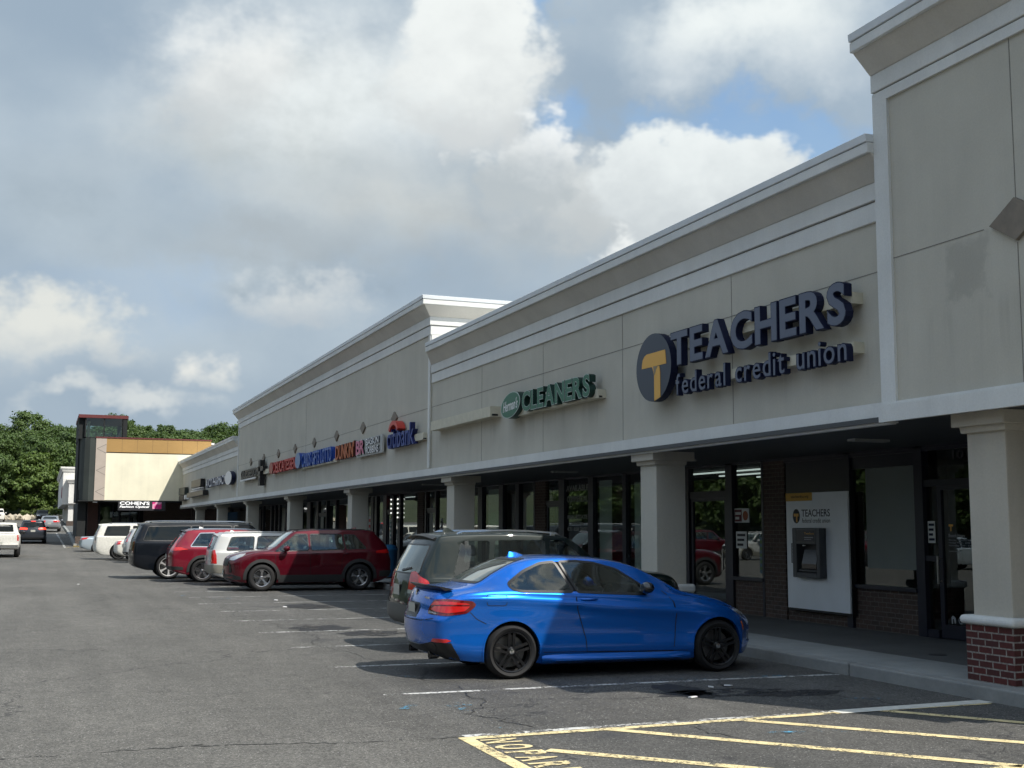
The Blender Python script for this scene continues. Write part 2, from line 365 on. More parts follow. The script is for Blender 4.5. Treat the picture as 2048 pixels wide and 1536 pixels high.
for i, (p, w_) in enumerate((([(4.5, 15.2), (4.26, 13.6), (4.3, 12.0), (3.8, 11.1), (4.0, 10.6), (4.1, 9.95)], .03), ([(3.4, 9.9), (2.4, 9.95), (1.2, 10.25), (-.5, 10.1), (-3, 10.5)], .03), ([(4.5, 15.2), (3.9, 17.5), (4.2, 20.5), (3.7, 24), (3.9, 30), (3.6, 38)], .04),
        ([(5.6, 9.9), (5.5, 9.3), (5.8, 8.6)], .03), ([(7.6, 12.7), (7.1, 11.9), (5.9, 11.5), (5.2, 11.7)], .03), ([(-6, 24), (-3, 24.4), (1, 24.2), (3.8, 24.6), (6.5, 24.3)], .025))): crack(p, w_, i)
for i, (x, y, a, b_) in enumerate(((6.9, 11.6, .75, .30), (7.6, 11.3, .6, .22), (4.6, 21.2, .5, .7), (5.2, 19.9, .55, .5), (6.2, 14.3, .6, .5), (5.6, 27, .5, .9), (6.6, 11.95, .25, .5))):
    bm = bmesh.new(); n = 22; bm.faces.new([bm.verts.new((x+a*math.cos(6.283*k/n)*(1+.16*math.sin(k*2.3+i)), y+b_*math.sin(6.283*k/n)*(1+.16*math.cos(k*1.7+i)), .0028+.0003*(i % 3))) for k in range(n)]); tag(link('oil_stain', bm, M_SEAL), kind='structure')
for a, b_ in (((3.82, 9.1), (5.55, 7.3)), ((4.71, 9.85), (6.9, 7.3)), ((6.12, 9.88), (8.3, 7.35)), ((7.7, 9.96), (9.1, 8.0))):
    strip('no_parking_stripe', [a, b_], .13, M_YELP, .005)
nf = lambda a, b_, d: (b_, -a, .0065+d)
for ch, ya, yb in (('N', 9.70, 9.52), ('O', 9.42, 9.22), ('P', 9.13, 8.95), ('A', 8.90, 8.72), ('R', 8.64, 8.45), ('K', 8.38, 8.2), ('I', 8.12, 8.06), ('N', 7.97, 7.79), ('G', 7.7, 7.5)):
    tag(text_obj('painted_letter', ch, M_YELP, None, nf, -ya, -yb, 3.46, 3.78, 0, 0, .03), kind='structure')
for pts in ([(4.02, 11.95), (3.85, 11.2)], [(3.75, 11.6), (4.05, 11.55)], [(3.9, 10.9), (3.8, 10.2)], [(3.6, 11.9), (3.3, 11.5)], [(6.9, 12.72), (8.4, 12.66)], [(5.9, 9.2), (6.6, 9.05)], [(3.2, 31.0), (3.5, 32.4)], [(3.6, 30.2), (4.4, 30.5)], [(3.5, 14.2), (4.2, 14.0)], [(7.4, 10.9), (8.2, 10.6)]):
    strip('utility_marking', pts, .09, M_BLUEP, .011)
# the strip of lane marking out by the far shops
strip('parking_line', [(1.55, 88.5), (1.5, 96), (1.3, 112), (1.2, 125)], .14, M_WHITEP, .02)
strip('parking_line', [(1.55, 88.6), (3.2, 90.4)], .14, M_YELP, .02)
strip('parking_line', [(-.6, 92.5), (1.3, 92.3)], .14, M_WHITEP, .02)
# ---------------------------------------------------------------- pavement and kerb
def concrete(name, col, joints=True):
    M = mat(name, col, .85); t = NT(M.node_tree); b = bsdf(M)
    o = t.n('ShaderNodeTexCoord').outputs['Object']
    f = t.m('MULTIPLY', t.mr(t.noise(o, 1.2, 6, .65), .3, .7, .78, 1.12, False), t.mr(t.noise(o, 30, 4, .7), .3, .7, .93, 1.07, False))
    t.put(b.inputs['Base Color'], t.mix(1., col, f, 'MULTIPLY'))
    bn = t.n('ShaderNodeBump'); bn.inputs['Strength'].default_value = .3; bn.inputs['Distance'].default_value = .004
    t.put(bn.inputs['Height'], t.noise(o, 70, 3, .7)); t.put(b.inputs['Normal'], bn.outputs[0])
    return M
M_CONC = concrete('pale concrete', (.27, .28, .27)); M_CONC2 = concrete('old grey concrete', (.105, .107, .103)); M_KERB = concrete('kerb concrete', (.24, .245, .235))
M_YKERB = mat('yellow kerb paint', (.62, .42, .13), .7, var=.25, vscale=3); M_DARKJ = mat('joint shadow gap', (.03, .03, .03), .9)
K0 = 9.15
bm = bmesh.new(); y = -30.2+.65
while y < 87.5:   # kerb stones with open joints
    y1 = min(y+2.98, 87.5)
    v0 = len(bm.verts); box(bm, K0, K0+.15, y, y1, -.05, .15)
    y += 3.0
kerb = tag(link('kerb', bm, M_KERB), kind='structure'); bevel(kerb, .025, 3)
bm = bmesh.new(); y = -29.6
while y < 87.5:   # outer slabs
    box(bm, K0+.156, 10.33, y, y+1.99 if y+1.99 < 87.5 else 87.5, -.05, .148); y += 2.0
pv = tag(link('pavement', bm, M_CONC), kind='structure'); bevel(pv, .004, 1)
bm = bmesh.new(); y = -29.6
while y < 91:
    box(bm, 10.336, 12.8, y, min(y+3.99, 91), -.05, .144); y += 4
pv2 = tag(link('pavement', bm, M_CONC2), kind='structure'); bevel(pv2, .004, 1)
B('pavement', M_DARKJ, None, (K0+.05, 12.7, -29, 90, -.06, .08)); tag(COL.objects[-1], kind='structure')
# the walk widens in front of the far shop
bm = bmesh.new(); ysw = [91.2, 96, 108, 121, 135, 142]
for a, b_ in zip(ysw, ysw[1:]):
    v = [bm.verts.new(p) for p in ((2.35, a, gh(a)-.2), (14, a, gh(a)-.2), (14, b_, gh(b_)-.2), (2.35, b_, gh(b_)-.2), (2.35, a, gh(a)+.15), (14, a, gh(a)+.15), (14, b_, gh(b_)+.15), (2.35, b_, gh(b_)+.15))]
    for q in ((4, 5, 6, 7), (0, 1, 5, 4), (3, 0, 4, 7)): bm.faces.new([v[i] for i in q])
tag(link('pavement', bm, M_CONC2), kind='structure')
B('pavement', M_CONC2, None, (4.6, 14, 87.5, 91.2, -.05, .31)); tag(COL.objects[-1], kind='structure')
bm = bmesh.new()
prism(bm, [(2.2, 91.2), (2.2, 90.8), (3.4, 89.0), (4.45, 88.6), (4.6, 88.6), (4.6, 91.2)], -.05, .33, lambda a, b_, h: (a, b_, h))
tag(link('pavement', bm, M_CONC2), kind='structure')
bm = bmesh.new()
for (a, b_) in (((2.12, 91.2), (2.12, 90.7)), ((2.12, 90.7), (3.36, 88.9)), ((3.36, 88.9), (4.45, 88.48)), ((4.45, 88.48), (6, 87.4))):
    dx, dy = b_[0]-a[0], b_[1]-a[1]; L_ = math.hypot(dx, dy); nx, ny = -dy/L_*.2, dx/L_*.2
    prism(bm, [a, b_, (b_[0]-nx*-1, b_[1]+ny), (a[0]+nx, a[1]+ny)], -.05, .36, lambda p, q, h: (p, q, h))
tag(link('kerb', bm, M_YKERB), kind='structure')
bm = bmesh.new()
for a, b_ in zip(ysw, ysw[1:]):
    v = [bm.verts.new(p) for p in ((2.15, a, gh(a)-.2), (2.35, a, gh(a)-.2), (2.35, b_, gh(b_)-.2), (2.15, b_, gh(b_)-.2), (2.15, a, gh(a)+.17), (2.35, a, gh(a)+.17), (2.35, b_, gh(b_)+.17), (2.15, b_, gh(b_)+.17))]
    for q in ((4, 5, 6, 7), (3, 0, 4, 7), (0, 1, 5, 4)): bm.faces.new([v[i] for i in q])
tag(link('kerb', bm, M_CONC), kind='structure')
bm = bmesh.new(); lathe(bm, [(.0, .150), (.11, .150), (.115, .145)], 24, 'z', (10.88, 12.9, 0))
tag(link('drain_cover', bm, mat('cast iron', (.03, .03, .032), .6)), 'small round dark metal cover set in the pavement beside the brick-based column', 'cover')
# ================================================================ the shopping plaza
M_WALL = stucco('beige stucco', (.49, .47, .405), .03); M_WALL2 = stucco('warm beige stucco', (.47, .44, .375), .05)
M_TRIM = stucco('pale grey stucco', (.66, .67, .65), .05); M_COVE = stucco('cove stucco', (.60, .58, .53), .04)
M_COP = mat('white metal coping', (.62, .65, .67), .35, 0., var=.06, vscale=2); M_GROOVE = mat('dark joint', (.21, .20, .18), .9)
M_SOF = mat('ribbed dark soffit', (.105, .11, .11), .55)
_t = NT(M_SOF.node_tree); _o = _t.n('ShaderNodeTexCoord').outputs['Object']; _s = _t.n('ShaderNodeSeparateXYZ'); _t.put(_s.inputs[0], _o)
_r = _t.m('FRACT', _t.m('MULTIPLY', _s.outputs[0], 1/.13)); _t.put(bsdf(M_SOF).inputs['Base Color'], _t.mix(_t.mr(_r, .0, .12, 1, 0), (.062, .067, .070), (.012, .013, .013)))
M_FRAME = mat('dark bronze frame', (.010, .012, .024), .38); M_NAVY = mat('navy panel', (.006, .009, .022), .3)
M_GLASS = glass('shop glass', (.80, .84, .83)); M_DOORSTEEL = mat('brushed steel', (.5, .5, .5), .3, 1.)
M_BRICKD = brick('dark brown brick', (.095, .062, .048), (.060, .042, .036), (.15, .135, .115), 'y')
M_BRICKR = brick('red brick', (.105, .022, .018), (.055, .018, .016), (.30, .28, .25), 'y', .20, .0745, .009)
plaza = empty('shopping_plaza', (12, 7, 0), 0, 'long beige stucco shopping plaza with stepped cornices over a dark walkway on square columns', 'shopping centre')
def bl(name, mats, *boxes, parent=None):   # boxes in world metres, parented to the plaza
    o = B(name, mats, None, *boxes)
    for q in (o if isinstance(o, list) else [o]): q.parent = parent or plaza; q.matrix_parent_inverse = Matrix.Translation((-12, -7, 0)) if not parent else Matrix()
    return o
def adopt(o, parent=plaza):
    o.parent = parent; o.matrix_parent_inverse = Matrix.Translation(-parent.location) if parent.type == 'EMPTY' else Matrix(); return o
XB = 13.4
def cornice(y0, y1, xw, levels, ya, yb):
    bm = bmesh.new()
    for z0, z1, ob, ot, mi in levels: tier(bm, xw, XB, y0, y1, z0, z1, ob, ot, ya, yb, mi)
    o = adopt(link('cornice', bm, [M_TRIM, M_COVE, M_COP, M_GROOVE])); bevel(o, .012, 1); return o
def lv(base, thick=0.):
    # coping, fascia, cove, upper band, shadow line, lower band; measured down from the top edge
    return [(base-.10, base, .365, .375, 2), (base-.235, base-.106, .35, .35, 0), (base-.51, base-.235, .07, .30, 1),
            (base-.73, base-.51, .065, .065, 0), (base-.745, base-.73, .03, .03, 3), (base-.99-thick, base-.745, .035, .035, 0)]
# section walls: pavilion by the camera, low wing, tall wing, far low wing
Y1, Y2, Y3, Y4, Y5 = 6.97, 11.68, 30.3, 64.0, 91.0
bl('wall', M_WALL, (9.20, XB, Y1, Y2, 3.09, 7.6)); bl('wall', M_WALL, (9.42, XB, Y2, Y3, 3.09, 6.42))
bl('wall', M_WALL, (9.38, XB+.6, Y3, Y4, 3.09, 7.7)); bl('wall', M_WALL, (9.42, XB, Y4, Y5, 3.09, 6.4))
cornice(Y1, Y2, 9.20, [(7.6, 7.70, .36, .37, 2), (7.47, 7.594, .345, .345, 0), (7.22, 7.47, .06, .30, 1), (7.0, 7.22, .055, .055, 0), (6.985, 7.0, .02, .02, 3)], 1, 0)
cornice(Y2, Y3, 9.42, lv(6.50), 0, -1.35)
cornice(Y3, Y4, 9.38, lv(7.80), 1, 0)
cornice(Y4, Y5, 9.42, lv(6.44), 0, 0)
# raised frame of the pavilion front, the panel recessed behind it
bl('trim_frame', M_TRIM, (9.165, 9.2, Y2-.26, Y2, 3.0, 6.985), (9.165, 9.2, Y1, Y1+.26, 3.0, 6.985), (9.165, 9.2, Y1+.26, Y2-.26, 6.86, 6.985), (9.165, 9.2, Y1+.26, Y2-.26, 3.0, 3.23),
   (9.2, 9.4, Y2, Y2+.035, 3.0, 6.985), (9.14, 9.165, Y1-.03, Y2+.03, 3.0, 3.2))
bl('trim_frame', M_TRIM, (9.35, 9.38, Y3, Y3+.16, 3.3, 6.81), (9.35, 9.38, Y4-.16, Y4, 3.3, 6.81), (9.38, XB, Y3-.03, Y3, 6.0, 6.81))
bl('wall_vent', M_GROOVE, (11.2, 12.2, Y3-.045, Y3-.03, 6.60, 6.70))
bl('fascia_band', M_TRIM, (9.30, 9.40, Y2+.04, Y3, 2.99, 3.26), (9.30, 9.40, Y3, Y4, 2.99, 3.26), (9.30, 9.40, Y4, Y5, 2.99, 3.26))
gr = [(9.196, 9.2, Y1+.26, 9.0, 4.915, 4.925), (9.196, 9.2, 9.95, Y2-.26, 4.915, 4.925), (9.196, 9.2, 9.475, 9.485, 5.15, 6.86), (9.196, 9.2, 9.475, 9.485, 3.23, 4.68)]
for y in (15.38, 19.03, 22.68, 26.4): gr.append((9.416, 9.42, y, y+.012, 3.26, 5.5))
gr += [(9.416, 9.42, Y2, Y3, 4.88, 4.892), (9.376, 9.38, Y3+.16, Y4-.16, 4.868, 4.88), (9.376, 9.38, 46.5, 46.512, 3.26, 6.8)]
bl('control_joint', M_GROOVE, *gr)
M_DIA = mat('brown diamond tile', (.20, .17, .135), .7, var=.15, vscale=6)
def diamond(xf, y, z, hw, hh):
    bm = bmesh.new(); prism(bm, [(y-hw, z), (y, z+hh), (y+hw, z), (y, z-hh)], xf, xf-.05, lambda a, b_, h: (h, a, b_))
    bmesh.ops.recalc_face_normals(bm, faces=list(bm.faces)); adopt(link('diamond_tile', bm, M_DIA))
diamond(9.2, 9.46, 4.92, .36, .225)
for k in range(8): diamond(9.38, 33.72+3.70*k, 4.875, .31, .19)
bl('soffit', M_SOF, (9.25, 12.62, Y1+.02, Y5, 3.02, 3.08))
bl('roof', mat('roof membrane', (.4, .4, .38), .8), (XB, 34, Y1, Y5, 3.6, 4.9)); bl('rear_wall', M_WALL2, (17, 34, Y1, Y5, 0, 3.6), (XB-.9, 17, Y1, Y1+.2, 0, 3.6), (XB-.9, 17, Y5-.2, Y5, 0, 3.6))
# columns
def column(y0, y1, z_brick):
    bm = bmesh.new(); box(bm, 9.46, 10.01, y0, y1, .14 if not z_brick else .8, 2.84); c = adopt(link('column', bm, M_WALL2 if z_brick else M_WALL)); bevel(c, .012, 2)
    bm = bmesh.new(); e = .045; tier(bm, 9.46, 10.01, y0, y1, 2.80, 2.88, e, e+.012, 1, 1); box(bm, 9.34, 10.13, y0-.11, y1+.11, 2.87, 3.02)
    o = link('capital', bm, M_WALL2); o.parent = c; bevel(o, .01, 2)
    o = bmesh.new(); g = .06
    box(o, 9.46-g, 10.01+g, y0-g, y1+g, .14, .745 if z_brick else .70); o = link('brick_base', o, M_BRICKR); o.parent = c
    bm = bmesh.new(); g = .115; box(bm, 9.46-g, 10.01+g, y0-g, y1+g, .745 if z_brick else .70, .84); o = link('stone_cap', bm, M_TRIM); o.parent = c; bevel(o, .045, 4)
for i, y in enumerate((7.05, 10.05, 17.9, 28.52, 39.15, 49.87, 60.79, 71.7, 82.3)): column(y, y+.57, i < 2)
for x, y in ((10.7, 34.3), (10.9, 19.7), (10.9, 14.2), (10.9, 25), (10.7, 44), (10.7, 55)):
    bl('soffit_lamp', mat('opal lamp cover', (.30, .31, .30), .4), (x-.3, x+.3, y-.09, y+.09, 2.985, 3.02))
# ---------------------------------------------------------------- shop fronts on the plane X = 12.55
GX = 12.55
def post(y0, y1, z0=.15, z1=3.02, x0=GX-.07): return (x0, GX+.05, y0, y1, z0, z1)
posts = [(10.1, 10.22), (11.3, 11.42), (12.6, 12.72), (13.45, 13.62), (15.01, 15.2), (16.8, 16.95), (20.50, 20.74), (19.40, 19.47), (22.2, 22.34), (23.4, 23.5), (25.11, 25.29), (26.9, 27.19), (28.66, 29.01),
         (31.84, 32.11), (33.12, 33.45), (34.9, 35.28), (30.64, 30.74), (36.4, 36.6), (38.0, 38.2), (39.55, 39.7), (40.7, 40.85), (44.0, 44.35), (44.95, 45.2), (45.95, 46.44), (47.43, 47.74), (47.98, 48.38),
         (50.6, 50.8), (52.2, 52.4), (54.6, 54.8), (56.6, 56.8), (58.47, 58.9), (60.35, 61.2), (62.6, 62.9), (65.0, 65.2), (66.9, 67.2), (68.8, 69.1), (70.1, 70.4), (71.4, 71.8), (74.2, 74.5), (77, 77.3), (80, 80.3), (83.5, 84), (87.5, 88.2)]
bl('mullion', M_FRAME, *[post(a, b_) for a, b_ in posts])
bl('shopfront_frame', M_FRAME, (GX-.07, GX+.05, Y1, Y5, 2.985, 3.02), (GX-.06, GX+.05, Y1, 18.74, 2.94, 2.985),
   (GX-.05, GX+.04, 13.62, 15.01, 2.40, 2.50), (GX-.05, GX+.04, 20.74, 22.2, 2.36, 2.5), (GX-.05, GX+.04, 29.01, 29.92, 2.36, 2.46), (GX-.05, GX+.04, 39.7, 40.7, 2.3, 2.42), (GX-.05, GX+.04, 45.2, 45.95, 2.3, 2.42),
   (GX-.05, GX+.04, 56.8, 58.47, 2.3, 2.42), (GX-.09, GX+.05, 15.2, 16.8, .80, .86), (GX-.09, GX+.05, 19.44, 20.54, .78, .84), (GX-.05, GX+.04, 14.78, 15.01, 1.28, 1.36),
   (GX-.06, GX+.05, 14.76, 15.01, .15, .27), (GX-.06, GX+.05, 22.34, 29, .15, .32), (GX-.06, GX+.05, 30.7, 39.55, .15, .32), (GX-.06, GX+.05, 41.8, 91, .15, .3))
bl('spandrel_panel', M_NAVY, (GX-.03, GX+.03, 15.2, 16.8, 2.74, 2.985), (GX-.04, GX+.03, 16.95, 18.70, 2.36, 2.985), (GX-.03, GX+.03, 16.95, 18.7, .86, 2.36))
bl('brick_wall', M_BRICKD, (GX-.02, GX+.2, 15.16, 20.5, .14, .80), (GX-.06, GX+.2, 18.72, 19.40, .14, 3.0), (GX-.06, GX+.2, 29.92, 30.64, .14, 3.0), (GX-.06, GX+.2, 41.05, 41.8, .14, 3.0), (GX-.02, GX+.2, 8, 13.45, .14, .5))
def pane(name, y0, y1, z0, z1, x=GX, M=M_GLASS):
    return bl(name, M, (x, x+.012, y0, y1, z0, z1))
def slant_pane(name, y0, y1, z0, z1, dx=0., x=GX): return pane(name, y0, y1, z0, z1, x)
allp = sorted(posts+[(18.7, 19.44), (29.92, 30.64), (41.05, 41.8), (13.62, 15.01), (20.74, 22.2), (29.01, 29.92), (16.95, 18.74), (8, 10.1), (39.7, 40.7), (45.2, 45.95), (56.8, 58.47)])
for (a0, a1), (b0, b1) in zip(allp, allp[1:]):
    if b0-a1 > .15 and a1 > 10:
        z0 = .86 if 15 < a1 < 16.9 else (.84 if 19.3 < a1 < 20.5 else .3); z1 = 2.74 if 15.1 < a1 < 16.9 else 2.985
        pane('window', a1, b0, z0, z1)
def door(y0, y1, zt, hy, handle=True):
    t_ = .085
    d = bl('door', M_FRAME, (GX-.03, GX+.02, y0, y0+t_, .16, zt), (GX-.03, GX+.02, y1-t_, y1, .16, zt), (GX-.03, GX+.02, y0+t_, y1-t_, zt-.08, zt), (GX-.03, GX+.02, y0+t_, y1-t_, .16, .36))
    p = B('pane', M_GLASS, None, (GX-.005, GX+.004, y0+t_, y1-t_, .36, zt-.08)); p.parent = d
    h = B('handle', M_DOORSTEEL, None, (GX-.10, GX-.075, hy-.012, hy+.012, .95, 1.36), (GX-.08, GX-.03, hy-.012, hy+.012, .98, 1.0), (GX-.08, GX-.03, hy-.012, hy+.012, 1.31, 1.33)); h.parent = d
    pane('window', y0, y1, zt+.07, 2.985)
door(13.64, 14.74, 2.42, 14.70); pane('window', 14.78, 15.01, .27, 2.4)
door(20.76, 22.18, 2.38, 20.84); door(29.03, 29.90, 2.38, 29.1); door(39.72, 40.68, 2.32, 39.8); door(45.22, 45.93, 2.32, 45.3); door(56.84, 58.43, 2.32, 57)
# interiors
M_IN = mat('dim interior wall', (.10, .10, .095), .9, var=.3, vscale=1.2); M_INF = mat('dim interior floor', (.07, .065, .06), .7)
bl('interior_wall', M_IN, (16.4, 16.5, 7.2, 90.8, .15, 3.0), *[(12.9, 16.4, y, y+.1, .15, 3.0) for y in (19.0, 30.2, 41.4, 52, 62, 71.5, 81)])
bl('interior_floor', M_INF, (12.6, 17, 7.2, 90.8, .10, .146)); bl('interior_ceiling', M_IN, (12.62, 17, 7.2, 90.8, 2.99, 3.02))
M_TUBE = mat('fluorescent tube', (.8, .8, .8), .5, emit=(.9, 1, .95, .55))
bl('ceiling_light', M_TUBE, *[(13.4+k*1.0, 13.46+k*1.0, 19.6, 24.2, 2.93, 2.96) for k in range(3)], *[(13.6, 13.66, y, y+1.2, 2.93, 2.96) for y in (43, 46, 55)])
bl('window_film', mat('pale window film', (.17, .195, .18), .55, var=.06, vscale=.8), (GX-.006, GX-.001, 15.28, 16.46, 1.13, 2.735))
# blinds, grey curtains and shop clutter seen behind the glass
bl('blind', mat('grey roller blind', (.62, .68, .64), .9), (GX+.1, GX+.11, 26.2, 26.88, .3, 2.9), (GX+.1, GX+.11, 33.9, 34.8, .3, 2.9), (GX+.1, GX+.11, 24.6, 25.0, .3, 2.8))
# ================================================================ shop signs on the fascia
M_SLATE = mat('slate letter face', (.10, .12, .17), .45); M_NAVYS = mat('navy sign side', (.004, .008, .035), .6, spec=.3)
M_RACE = mat('cream raceway', (.56, .53, .42), .6, var=.08, vscale=6); M_GOLD = mat('gold face', (.74, .40, .07), .45); M_WHITE = mat('white face', (.72, .72, .72), .5)
M_BLK = mat('black plastic', (.008, .008, .010), .45)
SG = 'shop signs along the fascia'
def sign(y, z, label): return empty('shop_sign', (9.4, y, z), 0, label, 'sign', SG)
def put(o, root):
    o.parent = root; o.matrix_parent_inverse = Matrix.Translation(-root.location); return o
def letters(root, word, yl, yr, z0, z1, xf, depth, face, side, rim=None, offset=.012, gap=.09, widths=None, each=True, growz=None):
    """channel letters, one mesh each; yl is the reader's left end (larger Y)"""
    fr = face_frame(xf)
    if not each:
        put(text_obj('lettering', word, [face, side], root, fr, -yl, -yr, z0, z1, -depth, 0, offset), root); return
    ww = []
    for ch in word:
        if ch == ' ': ww.append((.35, 0, 0)); continue
        bm = text_bm(ch, offset); xs = [v.co.x for v in bm.verts]; yy = [v.co.y for v in bm.verts]; ww.append((max(xs)-min(xs), min(yy), max(yy))); bm.free()
    lo = min(a[1] for a in ww); hi = max(a[2] for a in ww)
    tot = sum(a[0] for a in ww)+gap*(len(word)-1); k = (yl-yr)/tot; kz = (z1-z0)/(hi-lo); a = -yl
    for ch, (w_, l0, h0) in zip(word, ww):
        if ch != ' ':
            zz0 = z0+(l0-lo)*kz; zz1 = z0+(h0-lo)*kz
            if rim:
                o = text_obj('letter', ch, [rim, side], root, fr, a, a+w_*k, zz0, zz1, -depth, 0, offset); put(o, root)
                e = min(.014, w_*k*.1); f2 = text_obj('letter_face', ch, face, root, fr, a+e, a+w_*k-e, zz0+e, zz1-e, 0, .004, offset*.8-(.014 if offset > .043 else .005)); f2.parent = o
            else: put(text_obj('letter', ch, [face, side], root, fr, a, a+w_*k, zz0, zz1, -depth, 0, offset), root)
        a += (w_+gap)*k
def disc(name, mats, yc, zc, ry, rz, x0, x1, n=48):
    bm = bmesh.new(); prism(bm, [(yc+ry*math.cos(2*math.pi*i/n), zc+rz*math.sin(2*math.pi*i/n)) for i in range(n)], x1, x0, lambda a, b_, h: (h, a, b_))
    bmesh.ops.recalc_face_normals(bm, faces=list(bm.faces))
    for f in bm.faces:
        if len(mats) > 1 and abs(f.normal.x) < .5: f.material_index = 1
    return link(name, bm, mats)
def bx(name, M, root, *boxes): return put(B(name, M, None, *boxes), root)
# credit union
t = sign(14.5, 4.3, 'large slate and navy sign reading TEACHERS federal credit union with a round gold T emblem')
e = put(disc('emblem', [mat('dark slate disc', (.022, .032, .055), .35), M_NAVYS], 17.36, 4.345, .60, .555, 9.14, 9.27), t)
def emb(pts, M=M_GOLD, d=.006):
    bm = bmesh.new(); prism(bm, [(17.36-a*.6, 4.345+b_*.555) for a, b_ in pts], 9.14, 9.14-d, lambda a, b_, h: (h, a, b_)); bmesh.ops.recalc_face_normals(bm, faces=list(bm.faces))
    o = link('emblem_mark', bm, M); o.parent = e
emb([(-.66, .03), (-.64, .16), (-.60, .28), (-.5, .38), (-.36, .43), (.68, .43), (.72, .22), (.74, .02), (.20, .02), (.06, .02), (-.10, .02)])
emb([(-.06, .02), (.02, -.12), (.06, -.22), (.06, -.99), (.4, -.91), (.4, -.2), (.36, .0), (.2, .02)])
emb([(.02, .02), (.05, -.13), (.10, -.26), (.18, -.08), (.3, .02)], mat('gold shade', (.25, .20, .13), .5), .008)
bx('service_label', M_WHITE, t, (9.22, 9.26, 16.752, 16.758, 4.0, 4.07))
bx('raceway', M_RACE, t, (9.26, 9.42, 12.30, 16.6, 4.54, 4.68), (9.26, 9.42, 12.30, 16.6, 3.92, 4.06))
letters(t, 'TEACHERS', 16.79, 12.28, 4.27, 4.83, 9.15, .11, M_SLATE, M_NAVYS, M_NAVYS, .042, .06)
letters(t, 'federal credit union', 16.68, 12.31, 3.81, 4.16, 9.17, .09, M_SLATE, M_NAVYS, M_NAVYS, .014, .085)
# cleaners
M_GRN = mat('green letter face', (.025, .135, .075), .45); M_GRNS = mat('dark green side', (.004, .035, .026), .5); M_PALE = mat('pale letter edge', (.42, .50, .46), .5)
t = sign(22, 4.3, 'green sign reading CLEANERS in outlined capitals after a leaning oval with the name Herman\'s')
bm = bmesh.new(); n = 48
def oval(k, x0, x1):
    return ([(23.86-(.56*k*math.cos(a)+.12*k*math.sin(a)), 4.335+.275*k*math.sin(a)) for a in [2*math.pi*i/n for i in range(n)]], x0, x1)
for k, x0, x1, nm, M in ((1, 9.34, 9.15, 'oval_panel', [M_PALE, M_GRNS]), (.93, 9.15, 9.146, 'oval_face', [M_GRN, M_GRN])):
    bm = bmesh.new(); p, a, b_ = oval(k, x0, x1); prism(bm, p, a, b_, lambda a, b_, h: (h, a, b_)); bmesh.ops.recalc_face_normals(bm, faces=list(bm.faces))
    for f in bm.faces:
        if abs(f.normal.x) < .5: f.material_index = 1
    put(link(nm, bm, M), t)
_fr = lambda a, b_, d: (9.146-d, -a, b_+(a+23.86)*.05)
put(text_obj('script_name', 'Herman\'s', M_WHITE, t, _fr, -24.28, -23.42, 4.22, 4.45, 0, .004, .012, .35), t)
letters(t, 'CLEANERS', 23.2, 19.84, 4.12, 4.55, 9.15, .13, M_GRN, M_GRNS, M_PALE, .045, .04)
bx('raceway', M_RACE, t, (9.26, 9.42, 19.72, 24.3, 4.09, 4.25)); bx('switch_plate', M_BLK, t, (9.28, 9.34, 19.712, 19.72, 4.1, 4.13))
bx('backing', M_GRNS, t, (9.30, 9.34, 19.9, 23.2, 4.12, 4.26))
t = sign(27.3, 4.3, 'empty cream metal raceway box left on the wall where a shop name is missing')
bx('raceway', M_RACE, t, (9.16, 9.42, 25.12, 27.2, 4.20, 4.43), (9.16, 9.42, 27.21, 29.55, 4.20, 4.43)); bx('switch_plate', M_BLK, t, (9.2, 9.34, 25.112, 25.12, 4.22, 4.26))
# citibank
M_CB = mat('blue letter face', (.015, .045, .24), .45); M_CBS = mat('deep blue side', (.004, .010, .09), .45); M_CR = mat('red arc', (.52, .05, .035), .45)
t = sign(32.2, 4.2, 'blue bank sign in lower case letters reading citibank under a red arc')
letters(t, 'citibank', 33.78, 31.1, 3.97, 4.58, 9.16, .14, M_CB, M_CBS, mat('pale blue edge', (.10, .16, .42), .4), .008, .07)
bm = bmesh.new(); pts = [(33.0+.52*math.cos(a), 4.38+.36*math.sin(a)) for a in [math.pi*i/20 for i in range(2, 19)]]+[(33.0+.40*math.cos(a), 4.36+.26*math.sin(a)) for a in [math.pi*i/20 for i in range(18, 1, -1)]]
prism(bm, pts, 9.34, 9.11, lambda a, b_, h: (h, a, b_)); bmesh.ops.recalc_face_normals(bm, faces=list(bm.faces)); put(link('arc', bm, M_CR), t)
bx('raceway', M_RACE, t, (9.24, 9.40, 30.48, 33.5, 4.05, 4.23)); bx('switch_plate', M_BLK, t, (9.25, 9.33, 30.472, 30.48, 4.06, 4.09))
# doughnuts and ice cream
t = sign(37.6, 4.2, 'orange DUNKIN\' sign joined to a pink and white Baskin Robbins ice cream sign')
letters(t, "DUNKIN'", 40.48, 37.85, 3.98, 4.5, 9.18, .12, mat('orange face', (.48, .11, .018), .45), mat('brown side', (.07, .014, .010), .5), mat('dull orange edge', (.3, .07, .02), .5), .02, .04)
bx('panel', mat('clear grey panel', (.38, .39, .38), .4), t, (9.24, 9.3, 34.6, 37.75, 3.94, 4.48))
letters(t, 'BR', 37.6, 36.55, 4.0, 4.46, 9.18, .06, mat('pink face', (.58, .14, .24), .45), M_BLK, M_WHITE, .03, .0)
put(text_obj('lettering', 'BASKIN', [M_WHITE, M_BLK], t, face_frame(9.2), -36.4, -34.9, 4.24, 4.45, -.05, 0, .02), t)
put(text_obj('lettering', 'ROBBINS', [M_WHITE, M_BLK], t, face_frame(9.2), -36.4, -34.9, 3.98, 4.19, -.05, 0, .02), t)
